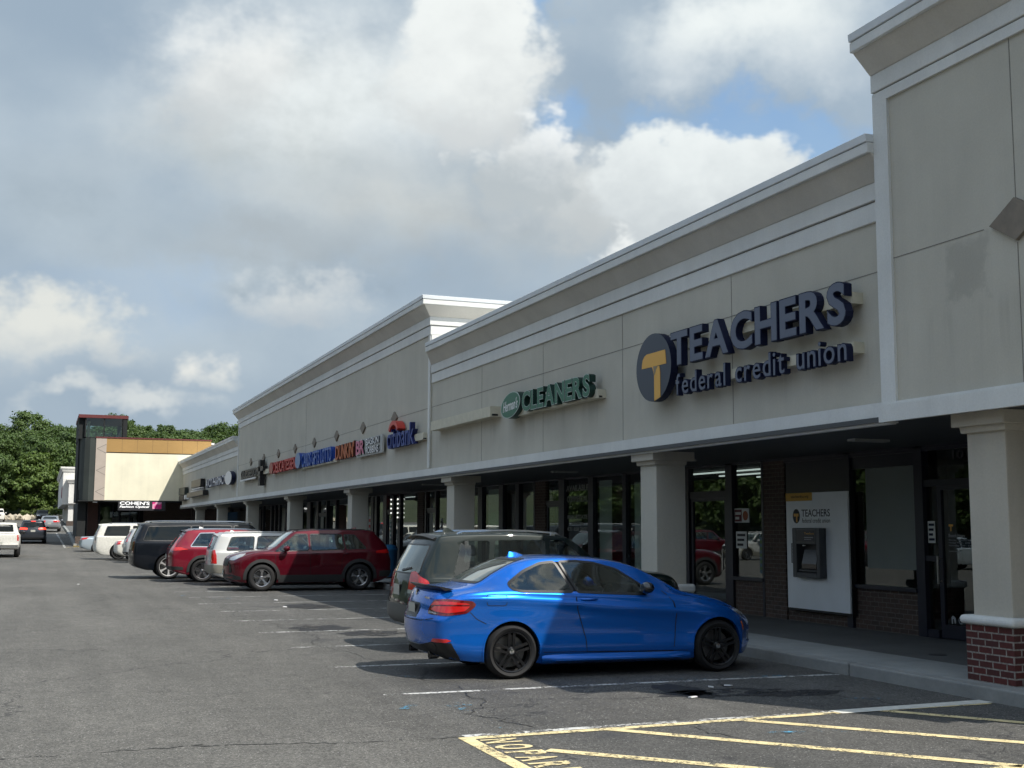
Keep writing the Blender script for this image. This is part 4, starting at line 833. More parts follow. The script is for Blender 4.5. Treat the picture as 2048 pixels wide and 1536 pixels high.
for ri, (y, sp, kk) in enumerate(rows):
    x = -19+rnd.uniform(0, 3)
    xe = 8 if ri < 1 else (54 if ri < 3 else 62)
    if ri in (0,): xe = 9
    while x < xe:
        if not (ri == 0 and x > 2): 
            k = rnd.choice(kk); yy = y+rnd.uniform(-2.5, 2.5)
            if ri < 2 and 8 < x < 20: x += sp; continue
            plant(k, x, yy, hz(x, yy)-.6, rnd.uniform(.78, 1.02)*(1.12 if x > 10 else 1), rnd.uniform(0, 6.28), TL[k], 'trees in the wood on the hill: '+['broad', 'tall', 'low', 'bright', 'narrow'][k])
        x += sp*rnd.uniform(.8, 1.2)
plant(3, -1.2, 205.5, hz(0, 205), 1.05, 1.0, TL[3], 'trees in the wood on the hill: bright')
rnd = random.Random(9)
for k_ in range(34):   # the bank across the car park, seen only in the shop glass
    x = -40-rnd.uniform(0, 9); y = 0+k_*4.6+rnd.uniform(-2, 2); k = rnd.choice((2, 2, 0))
    plant(k, x, y, wz(x, y)+gh(y)-1.6, rnd.uniform(.8, 1.1), rnd.uniform(0, 6.28), 'tree on the grass bank across the car park, mirrored in the shop windows', 'trees on the grass bank')
terrain('added_south_bank', [-200, -80, -30, 0, 30, 80, 200], [-300, -110, -75, -55, -45], lambda x, y: (0 if y > -46 else min((-46-y)*.2, 8))+.04, MATS['bank grass'])  # unseen bank added under the trees that darken the car reflections
for k_ in range(26):   # unseen trees added behind the camera to darken car paint reflections
    x = -70+k_*5.6+rnd.uniform(-2, 2); y = -50-rnd.uniform(0, 10); k = rnd.choice((2, 0, 2))
    plant(k, x, y, (-46-y)*.2-1.2, rnd.uniform(.85, 1.15), rnd.uniform(0, 6.28), 'unseen tree added behind the photographer to darken reflections in the parked cars', 'unseen trees added behind the photographer')
# low juniper bed at the end of the lot
def shrub(x, y, s, seed, label):
    rn = random.Random(seed); bm, _ = crown_bm(1.1, 1.5, .1, 14, 60, .24, rn)
    t = empty('shrub', (x, y, hz(x, y)+.5), 0, label, 'shrub', 'junipers above the boulders'); t.scale = (s, s, s*.9); link('foliage', bm, M_SHRUB, t)
    bm = bmesh.new(); lathe(bm, [(.06, -.3), (.04, .7)], 6, 'z'); link('stem', bm, M_BARK, t); return t
for k_, x in enumerate((-1.6, .2, 1.4, 2.7, 4.0)): shrub(x, 203+.5*(k_ % 2), rnd.uniform(.9, 1.5), 20+k_, 'spreading yellow green juniper above the pale boulders')
# ================================================================ vehicles
def pch(pts):
    xs = [p[0] for p in pts]; ys_ = [p[1] for p in pts]; n = len(pts)
    d = [(ys_[i+1]-ys_[i])/(xs[i+1]-xs[i]) for i in range(n-1)]
    m = [d[0]]+[0 if d[i-1]*d[i] <= 0 else 2*d[i-1]*d[i]/(d[i-1]+d[i]) for i in range(1, n-1)]+[d[-1]]
    def f(x):
        if x <= xs[0]: return ys_[0]
        if x >= xs[-1]: return ys_[-1]
        i = max(j for j in range(n-1) if xs[j] <= x); h = xs[i+1]-xs[i]; t = (x-xs[i])/h
        return (2*t**3-3*t*t+1)*ys_[i]+(t**3-2*t*t+t)*h*m[i]+(-2*t**3+3*t*t)*ys_[i+1]+(t**3-t*t)*h*m[i+1]
    return f
def catmull(P, sub):
    out = []; n = len(P)
    for i in range(n-1):
        p0, p1, p2, p3 = P[max(i-1, 0)], P[i], P[i+1], P[min(i+2, n-1)]
        for k in range(sub):
            t = k/sub; out.append(tuple(.5*((2*p1[j])+(-p0[j]+p2[j])*t+(2*p0[j]-5*p1[j]+4*p2[j]-p3[j])*t*t+(-p0[j]+3*p1[j]-3*p2[j]+p3[j])*t**3) for j in (0, 1)))
    out.append(P[-1]); return out
M_CARGLASS = mat('dark car glass', (.006, .009, .010), .02, spec=.4); M_TYRE = mat('tyre rubber', (.011, .011, .012), .8, var=.2, vscale=12)
M_WELL = mat('wheel well', (.006, .006, .006), .9); M_TRIMB = mat('black trim', (.012, .012, .013), .4); M_CLAD = mat('grey black cladding', (.022, .023, .024), .65)
M_CHROME = mat('chrome', (.75, .75, .76), .12, 1.); M_RIMS = mat('silver rim', (.50, .50, .52), .25, 1.); M_RIMB = mat('gloss black rim', (.006, .006, .007), .25, coat=.4)
M_LAMPR = mat('red lamp', (.50, .012, .012), .12, coat=1., spec=.6); M_LAMPD = mat('dark red lamp', (.12, .004, .006), .1, coat=1.); M_LAMPW = mat('clear lamp', (.42, .44, .46), .08, .3, coat=1.); M_LAMPA = mat('amber lamp', (.65, .16, .015), .2, coat=1.)
M_SEE = glass('clear car glass', (.52, .60, .57), 0., 1.15); M_CABIN = mat('cabin lining', (.035, .035, .036), .85); M_SEAT = mat('seat cloth', (.020, .020, .022), .8)
M_GAP = mat('panel gap', (.003, .003, .004), .8); M_PLATE = mat('number plate', (.40, .40, .36), .5); M_SEAM = M_GAP
M_CARPET = mat('engine shade', (.004, .004, .004), .9)
def carpaint(name, col, metal=.0, rough=.35, flake=0.):
    M = mat(name, col, rough, metal, coat=1.); bsdf(M).inputs['Coat Roughness'].default_value = .02; bsdf(M).inputs['Specular IOR Level'].default_value = .12
    if flake:
        t = NT(M.node_tree); o = t.n('ShaderNodeTexCoord').outputs['Object']; v = t.n('ShaderNodeTexVoronoi'); t.put(v.inputs['Vector'], o); v.inputs['Scale'].default_value = 900
        bn = t.n('ShaderNodeBump'); bn.inputs['Strength'].default_value = flake; bn.inputs['Distance'].default_value = .0004; t.put(bn.inputs['Height'], v.outputs['Distance']); t.put(bsdf(M).inputs['Normal'], bn.outputs[0])
    return M
def body_grid(sp):
    x0, x1 = sp['x']; top, bot, belt, plan, rw = (pch(sp[k]) for k in ('top', 'bot', 'belt', 'plan', 'roof'))
    dr = pch(sp.get('rear', [(0, 0), (2, 0)])); df = pch(sp.get('front', [(0, 0), (2, 0)])); kr, kf = sp.get('bow', (.1, .22))
    ax = sp['axles']; fl = sp.get('flare', .02); n = 104; xs = []
    for i in range(n+1):
        u = i/n; u = .5-.5*math.cos(math.pi*u) if sp.get('cos', 0) else u
        xs.append(u)
    e = [0, .004, .010, .018, .030, .045, .065, .09]
    xs = [x0+v for v in e]+[x0+.12+(x1-x0-.24)*i/n for i in range(n+1)]+[x1-v for v in e[::-1]]
    rings = []; tuck = sp.get('tuck', .03)
    for x in xs:
        zt, zb, w_ = top(x), bot(x), plan(x); zs = min(belt(x), zt-.055); wt_ = min(rw(x), w_-.025); h = zs-zb
        sh = sp.get('shoulder', .05); drop = sp.get('crown', .05)
        zr = max(zt-drop, zs+.02)
        P = [(0, zb), (w_*.55, zb), (w_-.10, zb), (w_-tuck-.008, zb+.035), (w_-tuck*sp.get('ta', .45), zb+.2*h), (w_-sp.get('tb', 0), zb+.45*h), (w_-.004, zb+.72*h), (w_-.012, zs-.045), (w_-.024, zs-.006), (w_-sh, zs+min(.03, (zt-zs)*.3)),
             (w_-sh-(w_-sh-wt_)*.45, zs+(zr-zs)*.48), (wt_+.012, zr-.02 if zr-zs > .1 else zs+(zr-zs)*.85), (wt_-.035, zr+(zt-zr)*.35), (wt_*.72, zt-drop*.28), (wt_*.38, zt-drop*.07), (0, zt)]
        Q = catmull(P, sp.get('sub', 3))
        dd = min(x-x0, x1-x); r_ = sp.get('fillet', .09); ins = r_*(1-math.sqrt(max(0, 1-(1-dd/r_)**2))) if dd < r_ else 0
        zc = (zt+zb)/2; ring = []
        br = max(0, 1-(x-x0)/1.25)**1.35; bf = max(0, 1-(x1-x)/1.2)**1.35
        full = Q+[(-a, b_) for a, b_ in Q[-2:0:-1]]
        for y, z in full:
            ky = max(0, 1-ins/max(w_, .1)); kz = max(0, 1-ins/max((zt-zb)/2, .1)); y *= ky; z = zc+(z-zc)*kz
            if fl:
                g = sum(math.exp(-((x-a)/.36)**4) for a in ax)*math.exp(-((z-.5)/.27)**4)*min(1, abs(y)/w_)**6
                y += math.copysign(fl*g, y)
            if 'crease' in sp:
                zc_ = sp['creasef'](x); u = (z-zc_)
                g = max(0, 1+u/.12) if u <= 0 else max(0, 1-u/.035)
                y += math.copysign(sp['crease']*g**1.3*min(1, max(0, (x-x0-.15)/.4))*min(1, max(0, (x1-.55-x)/.5)), y)*(1 if abs(y) > .3 else 0)
            q = min(1, abs(y)/w_)**2.4
            xx = x+br*(dr(z)+kr*q)-bf*(df(z)+kf*q)
            ring.append(Vector((xx, y, z)))
        rings.append(ring)
    return rings
def build_body(name, sp, M, root):
    rings = body_grid(sp); bm = bmesh.new(); V = [[bm.verts.new(p) for p in r_] for r_ in rings]; n = len(V[0])
    for a, b_ in zip(V, V[1:]):
        for i in range(n): bm.faces.new((a[i], b_[i], b_[(i+1) % n], a[(i+1) % n]))
    for R_, sgn in ((V[0], -1), (V[-1], 1)):
        c = sum((v.co for v in R_), Vector())/n; prev = R_
        for s in (.86, .68, .48, .28, .12):
            cur = [bm.verts.new(Vector((c.x+(v.co.x-c.x)+sgn*.02*(1-s*s), v.co.y*s, c.z+(v.co.z-c.z)*s))) for v in R_]
            for q in cur:   # stay on the bowed, sheared end surface
                k_ = min(1, abs(q.co.y)/max(abs(v.co.y) for v in R_))**2.4*.93
                if sgn < 0: q.co.x = sp['x'][0]+pch(sp.get('rear', [(0, 0), (2, 0)]))(q.co.z)+sp.get('bow', (.1, .22))[0]*k_-.012*(1-s*s)
                else: q.co.x = sp['x'][1]-pch(sp.get('front', [(0, 0), (2, 0)]))(q.co.z)-sp.get('bow', (.1, .22))[1]*k_+.012*(1-s*s)
            for i in range(n):
                f = (prev[i], prev[(i+1) % n], cur[(i+1) % n], cur[i]); bm.faces.new(f if sgn < 0 else f[::-1])
            prev = cur
        cv = bm.verts.new(sum((q.co for q in prev), Vector())/n)
        for i in range(n):
            f = (prev[i], prev[(i+1) % n], cv); bm.faces.new(f if sgn < 0 else f[::-1])
    bmesh.ops.recalc_face_normals(bm, faces=list(bm.faces))
    for f in bm.faces: f.smooth = True
    bm.normal_update(); bvh = BVHTree.FromBMesh(bm)
    bm.faces.ensure_lookup_table(); FN = [([v.co.copy() for v in f.verts], [v.normal.copy() for v in f.verts]) for f in bm.faces]
    o = link('body', bm, [M, M_WELL], None)
    # wheel openings
    cb = bmesh.new(); Wd = max(p[1] for p in sp['plan'])
    for a in sp['axles']:
        for s in (-1, 1):
            y0, y1 = s*(Wd-.34), s*(Wd+.25); zc = sp['r']+sp.get('archz', .01); N = 44
            A = [cb.verts.new((a+sp['arch']*math.cos(2*math.pi*i/N), y0, zc+sp['arch']*math.sin(2*math.pi*i/N))) for i in range(N)]
            Bq = [cb.verts.new((v.co.x, y1, v.co.z)) for v in A]
            cb.faces.new(A); cb.faces.new(Bq[::-1])
            for i in range(N): cb.faces.new((A[i], Bq[i], Bq[(i+1) % N], A[(i+1) % N]))
    bmesh.ops.recalc_face_normals(cb, faces=list(cb.faces))
    co = link('cut', cb, [M_WELL, M_WELL]); md = o.modifiers.new('b', 'BOOLEAN'); md.object = co; md.operation = 'DIFFERENCE'; md.solver = 'EXACT'
    try: md.material_mode = 'TRANSFER'
    except Exception: pass
    me = bpy.data.meshes.new_from_object(o.evaluated_get(bpy.context.evaluated_depsgraph_get()))
    o.modifiers.clear(); o.data = me; bpy.data.objects.remove(co)
    for cut in sp.get('cuts', []):   # cabin hollow and window openings
        kb = bmesh.new(); k = cut[0]
        if k == 'cabin':
            yf = cut[2]; A = [kb.verts.new((a, -yf(b_), b_)) for a, b_ in cut[1]]; Bq = [kb.verts.new((a, yf(b_), b_)) for a, b_ in cut[1]]
        elif k == 'side': A = [kb.verts.new((a, cut[2], b_)) for a, b_ in cut[1]]; Bq = [kb.verts.new((a, cut[3], b_)) for a, b_ in cut[1]]
        else: A = [kb.verts.new((cut[2], a, b_)) for a, b_ in cut[1]]; Bq = [kb.verts.new((cut[3], a, b_)) for a, b_ in cut[1]]
        n_ = len(A); kb.faces.new(A); kb.faces.new(Bq[::-1])
        for i in range(n_): kb.faces.new((A[i], Bq[i], Bq[(i+1) % n_], A[(i+1) % n_]))
        if k == 'cabin': bmesh.ops.triangulate(kb, faces=list(kb.faces))
        bmesh.ops.recalc_face_normals(kb, faces=list(kb.faces)); co = link('cut', kb, [M_CABIN])
        md = o.modifiers.new('b', 'BOOLEAN'); md.object = co; md.operation = 'DIFFERENCE'; md.solver = 'EXACT'; md.material_mode = 'TRANSFER'
        me2 = bpy.data.meshes.new_from_object(o.evaluated_get(bpy.context.evaluated_depsgraph_get()))
        o.modifiers.clear(); 
        if len(me2.polygons) > 500: o.data = me2; me = me2
        bpy.data.objects.remove(co)
    me.name = 'body'; me.shade_smooth(); nl = [None]*len(me.loops)
    wi = [i for i, m_ in enumerate(me.materials) if m_ == M_WELL]; wi = wi[0] if wi else 0
    pi = [i for i, m_ in enumerate(me.materials) if m_ == M]; pi = pi[0] if pi else 0
    for p in me.polygons:
        pn = p.normal.copy(); c = p.center; l0, n0, i0, d0 = bvh.find_nearest(c)
        on = d0 is not None and d0 < .006 and abs(pn.dot(n0)) > .5
        p.material_index = pi if on else (wi if me.materials[p.material_index] in (M, M_WELL) else p.material_index)
        for li in p.loop_indices:
            v = me.vertices[me.loops[li].vertex_index].co
            if on:
                l, nn, i, d = bvh.find_nearest(v); cs, ns = FN[i]
                acc = Vector()
                for q, m_ in zip(cs, ns): acc += m_/((q-v).length+1e-4)**1.6
                acc.normalize(); nl[li] = acc if acc.dot(pn) > .2 else pn
            else: nl[li] = pn
    me.normals_split_custom_set(nl)
    o.parent = root
    return o, bvh
class Skin:
    """lays window, lamp and trim pieces onto a body surface"""
    def __init__(s, bvh, sp, root): s.b = bvh; s.sp = sp; s.root = root
    def hit(s, mode, a, b_):
        if mode in ('R', 'L'): sg = -1 if mode == 'R' else 1; o, d = Vector((a, sg*4, b_)), Vector((0, -sg, 0))
        elif mode == 'rear': o, d = Vector((-7, a, b_)), Vector((1, 0, 0))
        elif mode == 'front': o, d = Vector((7, a, b_)), Vector((-1, 0, 0))
        elif mode == 'top': o, d = Vector((a, b_, 5)), Vector((0, 0, -1))
        else:   # wrap: 'rearR','rearL','frontR','frontL'; a = degrees round the corner
            e, sg = (-1 if mode[:-1] == 'rear' else 1), (-1 if mode[-1] == 'R' else 1)
            cx = s.sp['x'][0]+.75 if e < 0 else s.sp['x'][1]-.75
            d0 = Vector((e*math.cos(R(a)), sg*math.sin(R(a)), 0)); o = Vector((cx, 0, b_))+d0*5; d = -d0
        l, n, i, t = s.b.ray_cast(o, d)
        if l is None: return None
        if n.dot(d) > 0: n = -n
        return l, n
    def _solid(s, name, V, F, M, off, back, parent, smooth=True):
        bm = bmesh.new(); ok = {}
        for i, h in enumerate(V):
            if h: ok[i] = bm.verts.new(h[0]+h[1]*off)
        for f in F:
            if all(i in ok for i in f) and len(set(f)) == len(f):
                try: bm.faces.new([ok[i] for i in f])
                except ValueError: pass
        if not bm.faces: bm.free(); return None
        bm.normal_update()
        bd = [e for e in bm.edges if len(e.link_faces) == 1]; inv = {v: V[i] for i, v in ok.items()}; bk = {}
        for e in bd:
            for v in e.verts:
                if v not in bk: h = inv[v]; bk[v] = bm.verts.new(h[0]-h[1]*back)
        for e in bd: a, b_ = e.verts; bm.faces.new((a, b_, bk[b_], bk[a]))
        bmesh.ops.recalc_face_normals(bm, faces=list(bm.faces))
        # make sure fronts face outward
        f = max(bm.faces, key=lambda q: q.calc_area())
        vn = inv.get(f.verts[0]) or inv.get(f.verts[1])
        if vn and f.normal.dot(vn[1]) < 0: bmesh.ops.reverse_faces(bm, faces=list(bm.faces))
        o = link(name, bm, M, parent or s.root); o.data.shade_smooth(); o.data.set_sharp_from_angle(angle=R(40)); return o
    def patch(s, name, mode, poly, M, off=.004, sp=.07, back=.01, parent=None):
        P = [Vector(p) for p in poly]; bnd = []
        if 'R' in mode[-1:] or 'L' in mode[-1:]: k = 40. if len(mode) > 2 else 1.
        else: k = 1.
        sc = (1/57., 1.) if len(mode) > 5 or mode in ('rearR', 'rearL') else (1., 1.)
        for a, b_ in zip(P, P[1:]+P[:1]):
            L_ = math.hypot((b_.x-a.x)*sc[0], (b_.y-a.y)*sc[1]); m_ = max(1, int(L_/sp+.5))
            bnd += [a.lerp(b_, i/m_) for i in range(m_)]
        def inside(q):
            c = False; j = len(P)-1
            for i in range(len(P)):
                if (P[i].y > q[1]) != (P[j].y > q[1]) and q[0] < (P[j].x-P[i].x)*(q[1]-P[i].y)/(P[j].y-P[i].y)+P[i].x: c = not c
                j = i
            return c
        pts = list(bnd); ex = sp/sc[0]; ey = sp
        xa, xb = min(p.x for p in P), max(p.x for p in P); ya, yb = min(p.y for p in P), max(p.y for p in P)
        for i in range(1, int((xb-xa)/ex)+1):
            for j in range(1, int((yb-ya)/ey)+1):
                q = (xa+i*ex-ex*.5*(j % 2), ya+j*ey)
                if inside(q) and min(math.hypot((q[0]-b_.x)*sc[0], q[1]-b_.y) for b_ in bnd) > sp*.45: pts.append(Vector(q))
        pts = [Vector((p.x*sc[0], p.y)) for p in pts]; nb = len(bnd)
        r_ = delaunay_2d_cdt(pts, [(i, (i+1) % nb) for i in range(nb)], [], 1, 1e-6)
        V = [s.hit(mode, v.x/sc[0], v.y) for v in r_[0]]
        return s._solid(name, V, r_[2], M, off, back, parent)
    def ribbon(s, name, mode, pts, wd, M, off=.003, back=.008, closed=False, step=.06, parent=None, inner=None):
        P = [Vector(p) for p in pts]; path = []; seq = list(zip(P, P[1:]+P[:1] if closed else P[1:]))
        for a, b_ in seq:
            m_ = max(1, int((b_-a).length/step+.5)); path += [a.lerp(b_, i/m_) for i in range(m_)]
        if not closed: path.append(P[-1])
        n = len(path); V = []; F = []
        for i, p in enumerate(path):
            a = path[i-1] if (i or closed) else p; b_ = path[(i+1) % n] if (i < n-1 or closed) else p
            d = (b_-a).normalized(); nn = Vector((-d.y, d.x))*wd/2
            V += [s.hit(mode, p.x-nn.x, p.y-nn.y), s.hit(mode, p.x+nn.x, p.y+nn.y)]
        for i in range(n if closed else n-1): j = (i+1) % n; F.append((2*i, 2*j, 2*j+1, 2*i+1))
        return s._solid(name, V, F, M, off, back, parent)
    def arc(s, name, mode, cx, cz, r_, a0, a1, wd, M, off=.012, parent=None):
        return s.ribbon(name, mode, [(cx+r_*math.cos(R(a)), cz+r_*math.sin(R(a))) for a in range(a0, a1+1, 6)], wd, M, off, .03, False, .2, parent)
def round_poly(P, r_=.04, n=4):
    out = []; P = [Vector(p) for p in P]
    for i, p in enumerate(P):
        a, b_ = P[i-1], P[(i+1) % len(P)]; da, db = (a-p), (b_-p); ra = min(r_, da.length*.45); rb = min(r_, db.length*.45)
        A, Bq = p+da.normalized()*ra, p+db.normalized()*rb
        for k in range(n+1):
            t = k/n; out.append(A*(1-t)**2+p*2*t*(1-t)+Bq*t*t)
    return out
WHEELS = {}
def wheel(root, x, y, r_, w_=.22, style='five', rimr=None, M=M_RIMS):
    """outer face looks toward -y; turned round for the other side"""
    rr = rimr or r_*.70; key = (r_, w_, style, rr, M.name)
    if key not in WHEELS:
        bm = bmesh.new(); h = w_/2
        lathe(bm, [(rr-.01, -h+.02), (rr+.012, -h), (rr+(r_-rr)*.5, -h-.012), (r_-.03, -h+.004), (r_-.008, -h+.03), (r_, -h+.06), (r_, h-.06), (r_-.02, h-.01), (rr, h)], 56)
        me = link('wheel', bm, M_TYRE); me.data.shade_smooth(); me.data.set_sharp_from_angle(angle=R(40))
        bm = bmesh.new(); lathe(bm, [(rr+.004, -h+.012), (rr-.002, -h-.002), (rr-.016, -h+.002), (rr-.022, -h+.02), (rr-.03, h-.02)], 56)
        fr_ = lambda th, dz: (lambda a, b_, hh: (a*math.cos(th)-b_*math.sin(th), hh+dz(a), a*math.sin(th)+b_*math.cos(th)))
        face = lambda a: -h+.022+.028*(1-a/rr)
        ns = {'double': 5, 'five': 5, 'six': 6, 'ten': 7, 'twin': 6}[style]
        for i in range(ns):
            th = 2*math.pi*i/ns+math.pi/2
            if style in ('double', 'twin'):
                g, tw = (.20, .050) if style == 'double' else (.14, .05)
                for sg in (1, -1):
                    u, v = .045, rr-.012; c0, c1 = sg*.028, sg*g*rr*.62
                    prism(bm, [(u, c0-.014), (v, c1-.017), (v, c1+.017), (u, c0+.014)], -.012, .018, fr_(th, face))
            else:
                wa, wb_ = {'five': (.030, .062), 'six': (.026, .045), 'ten': (.02, .03)}[style]
                prism(bm, [(.04, -wa), (rr*.6, -wa*.9), (rr-.012, -wb_), (rr-.012, wb_), (rr*.6, wa*.9), (.04, wa)], -.012, .02, fr_(th, face))
        lathe(bm, [(0, -h+.028), (.035, -h+.028), (.055, -h+.036), (.07, -h+.07)], 24)
        rim = link('rim', bm, M); rim.data.shade_smooth(); rim.data.set_sharp_from_angle(angle=R(35)); rim.parent = me
        bm = bmesh.new(); lathe(bm, [(.03, -.0), (rr*.78, .0), (rr*.78, .02)], 32); bd = link('brake_disc', bm, mat('brake disc', (.16, .16, .16), .4, .9)); bd.parent = me
        bm = bmesh.new(); lathe(bm, [(0, .05), (rr-.02, .05)], 32); q = link('back_plate', bm, M_WELL); q.parent = me
        bm = bmesh.new(); lathe(bm, [(0, -h+.012), (.028, -h+.014), (.032, -h+.026)], 20); q = link('hub_cap', bm, M_CHROME); q.parent = me
        WHEELS[key] = me; o = me
    else: o = copy_tree(WHEELS[key])
    o.parent = root; o.location = (x, y, r_); o.rotation_euler = (0, 0, 0 if y < 0 else math.pi); return o
def mirror_unit(root, x, y, z, M, s=-1, big=1.):
    bm = bmesh.new(); bmesh.ops.create_icosphere(bm, subdivisions=3, radius=1)
    for v in bm.verts:
        c = v.co; c.x = max(c.x, -.72); v.co = Vector((c.x*.085*big+x, c.y*.10*big+y+s*.12, c.z*.068*big+z))
    box(bm, x-.01, x+.04, min(y+s*.06, y-s*.04), max(y+s*.06, y-s*.04), z-.05, z-.02)
    o = link('mirror', bm, M, root); o.data.shade_smooth(); o.data.set_sharp_from_angle(angle=R(40)); return o
def handle(root, sk, x, z, s, M, L_=.2):
    m_ = 'R' if s < 0 else 'L'; h = sk.hit(m_, x, z)
    if not h: return
    y = h[0].y; bm = bmesh.new()
    pr_ = [(-L_/2, 0), (-L_/2+.03, .022), (0, .030), (L_/2-.03, .022), (L_/2, 0)]
    A = []
    for a, d in pr_: A.append([bm.verts.new((x+a, y+s*(d+q), z+e)) for q, e in ((0, -.013), (.008, 0), (0, .013), (-.012, .008), (-.012, -.008))])
    for a, b_ in zip(A, A[1:]):
        for i in range(5): bm.faces.new((a[i], b_[i], b_[(i+1) % 5], a[(i+1) % 5]))
    bmesh.ops.recalc_face_normals(bm, faces=list(bm.faces)); o = link('door_handle', bm, M, root); o.data.shade_smooth(); return o
def plate(root, sk, mode, a, b_, w_=.305, h=.155, text=None):
    hh = sk.hit(mode, a, b_)
    if not hh: return
    x = hh[0].x+(-.012 if mode == 'rear' else .012); s = -1 if mode == 'rear' else 1
    o = B('number_plate', M_PLATE, root, (min(x, x+s*.006), max(x, x+s*.006), a-w_/2, a+w_/2, b_-h/2, b_+h/2))
    if text:
        t = text_obj('plate_text', text, mat('plate ink', (.03, .04, .08), .5), None, (lambda p, q, d: (x-.007-d, -p, q)) if s < 0 else (lambda p, q, d: (x+.007+d, p, q)), a-w_*.42, a+w_*.42, b_-h*.25, b_+h*.25, 0, .001, .02); t.parent = o
    return o
def win_polys(bz, tz, bounds, r_=.05):
    return [round_poly([(a0, bz(a0)), (a1, tz(a1))]+[(a1+(b1-a1)*k/4, tz(a1+(b1-a1)*k/4)) for k in (1, 2, 3)]+[(b1, tz(b1)), (b0, bz(b0))], r_) for (a0, a1, b0, b1) in bounds]
def blob_box(bm, c, s, tilt=0):
    m_ = bmesh.ops.create_cube(bm, size=1)['verts']
    for v in m_:
        p = Vector((v.co.x*s[0], v.co.y*s[1], v.co.z*s[2])); p.rotate(Matrix.Rotation(tilt, 3, 'Y')); v.co = p+Vector(c)
def seats(root, rows, zc, wheel_x, y=.36):
    for x, ht in rows:
        for s in (-1, 1):
            bm = bmesh.new(); blob_box(bm, (x, s*y, zc), (.46, .46, .16)); blob_box(bm, (x-.27, s*y, zc+.28), (.13, .44, .56), -.22); blob_box(bm, (x-.36, s*y, zc+ht), (.09, .25, .17), -.2)
            o = link('seat', bm, M_SEAT, root); bevel(o, .05, 3)
    bm = bmesh.new(); N = 24
    for i in range(N):
        a0, a1 = 2*math.pi*i/N, 2*math.pi*(i+1)/N
        ring = [[(wheel_x+.10*math.sin(t_)*0+r_*math.cos(a)*.35+h*.9, .36+r_*math.sin(a), zc+.33+r_*math.cos(a)*.93-h*.35) for r_, h in ((.165, 0), (.18, .012), (.195, 0), (.18, -.012))] for a, t_ in ((a0, 0), (a1, 0))]
        V = [[bm.verts.new(p) for p in q] for q in ring]
        for j in range(4): bm.faces.new((V[0][j], V[1][j], V[1][(j+1) % 4], V[0][(j+1) % 4]))
    blob_box(bm, (wheel_x+.02, .36, zc+.33), (.04, .3, .05), 0); link('steering_wheel', bm, M_SEAT, root)
def side_windows(sk, bz, tz, bounds, M=M_CARGLASS, trim=M_TRIMB, sides=('R', 'L'), r_=.05, tw=.028):
    """bounds: list of (x at the sill, x at the roof) pairs front to back, each window lying between two neighbours"""
    for m_ in sides:
        for (a0, a1, b0, b1) in bounds:
            poly = [(a0, bz(a0)), (a1, tz(a1))]+[(a1+(b1-a1)*k/4, tz(a1+(b1-a1)*k/4)) for k in (1, 2, 3)]+[(b1, tz(b1)), (b0, bz(b0))]
            poly = round_poly(poly, r_); o = sk.patch('window', m_, poly, M, .003)
            if o and trim: sk.ribbon('window_trim', m_, poly, tw, trim, .005, .01, True, parent=o)
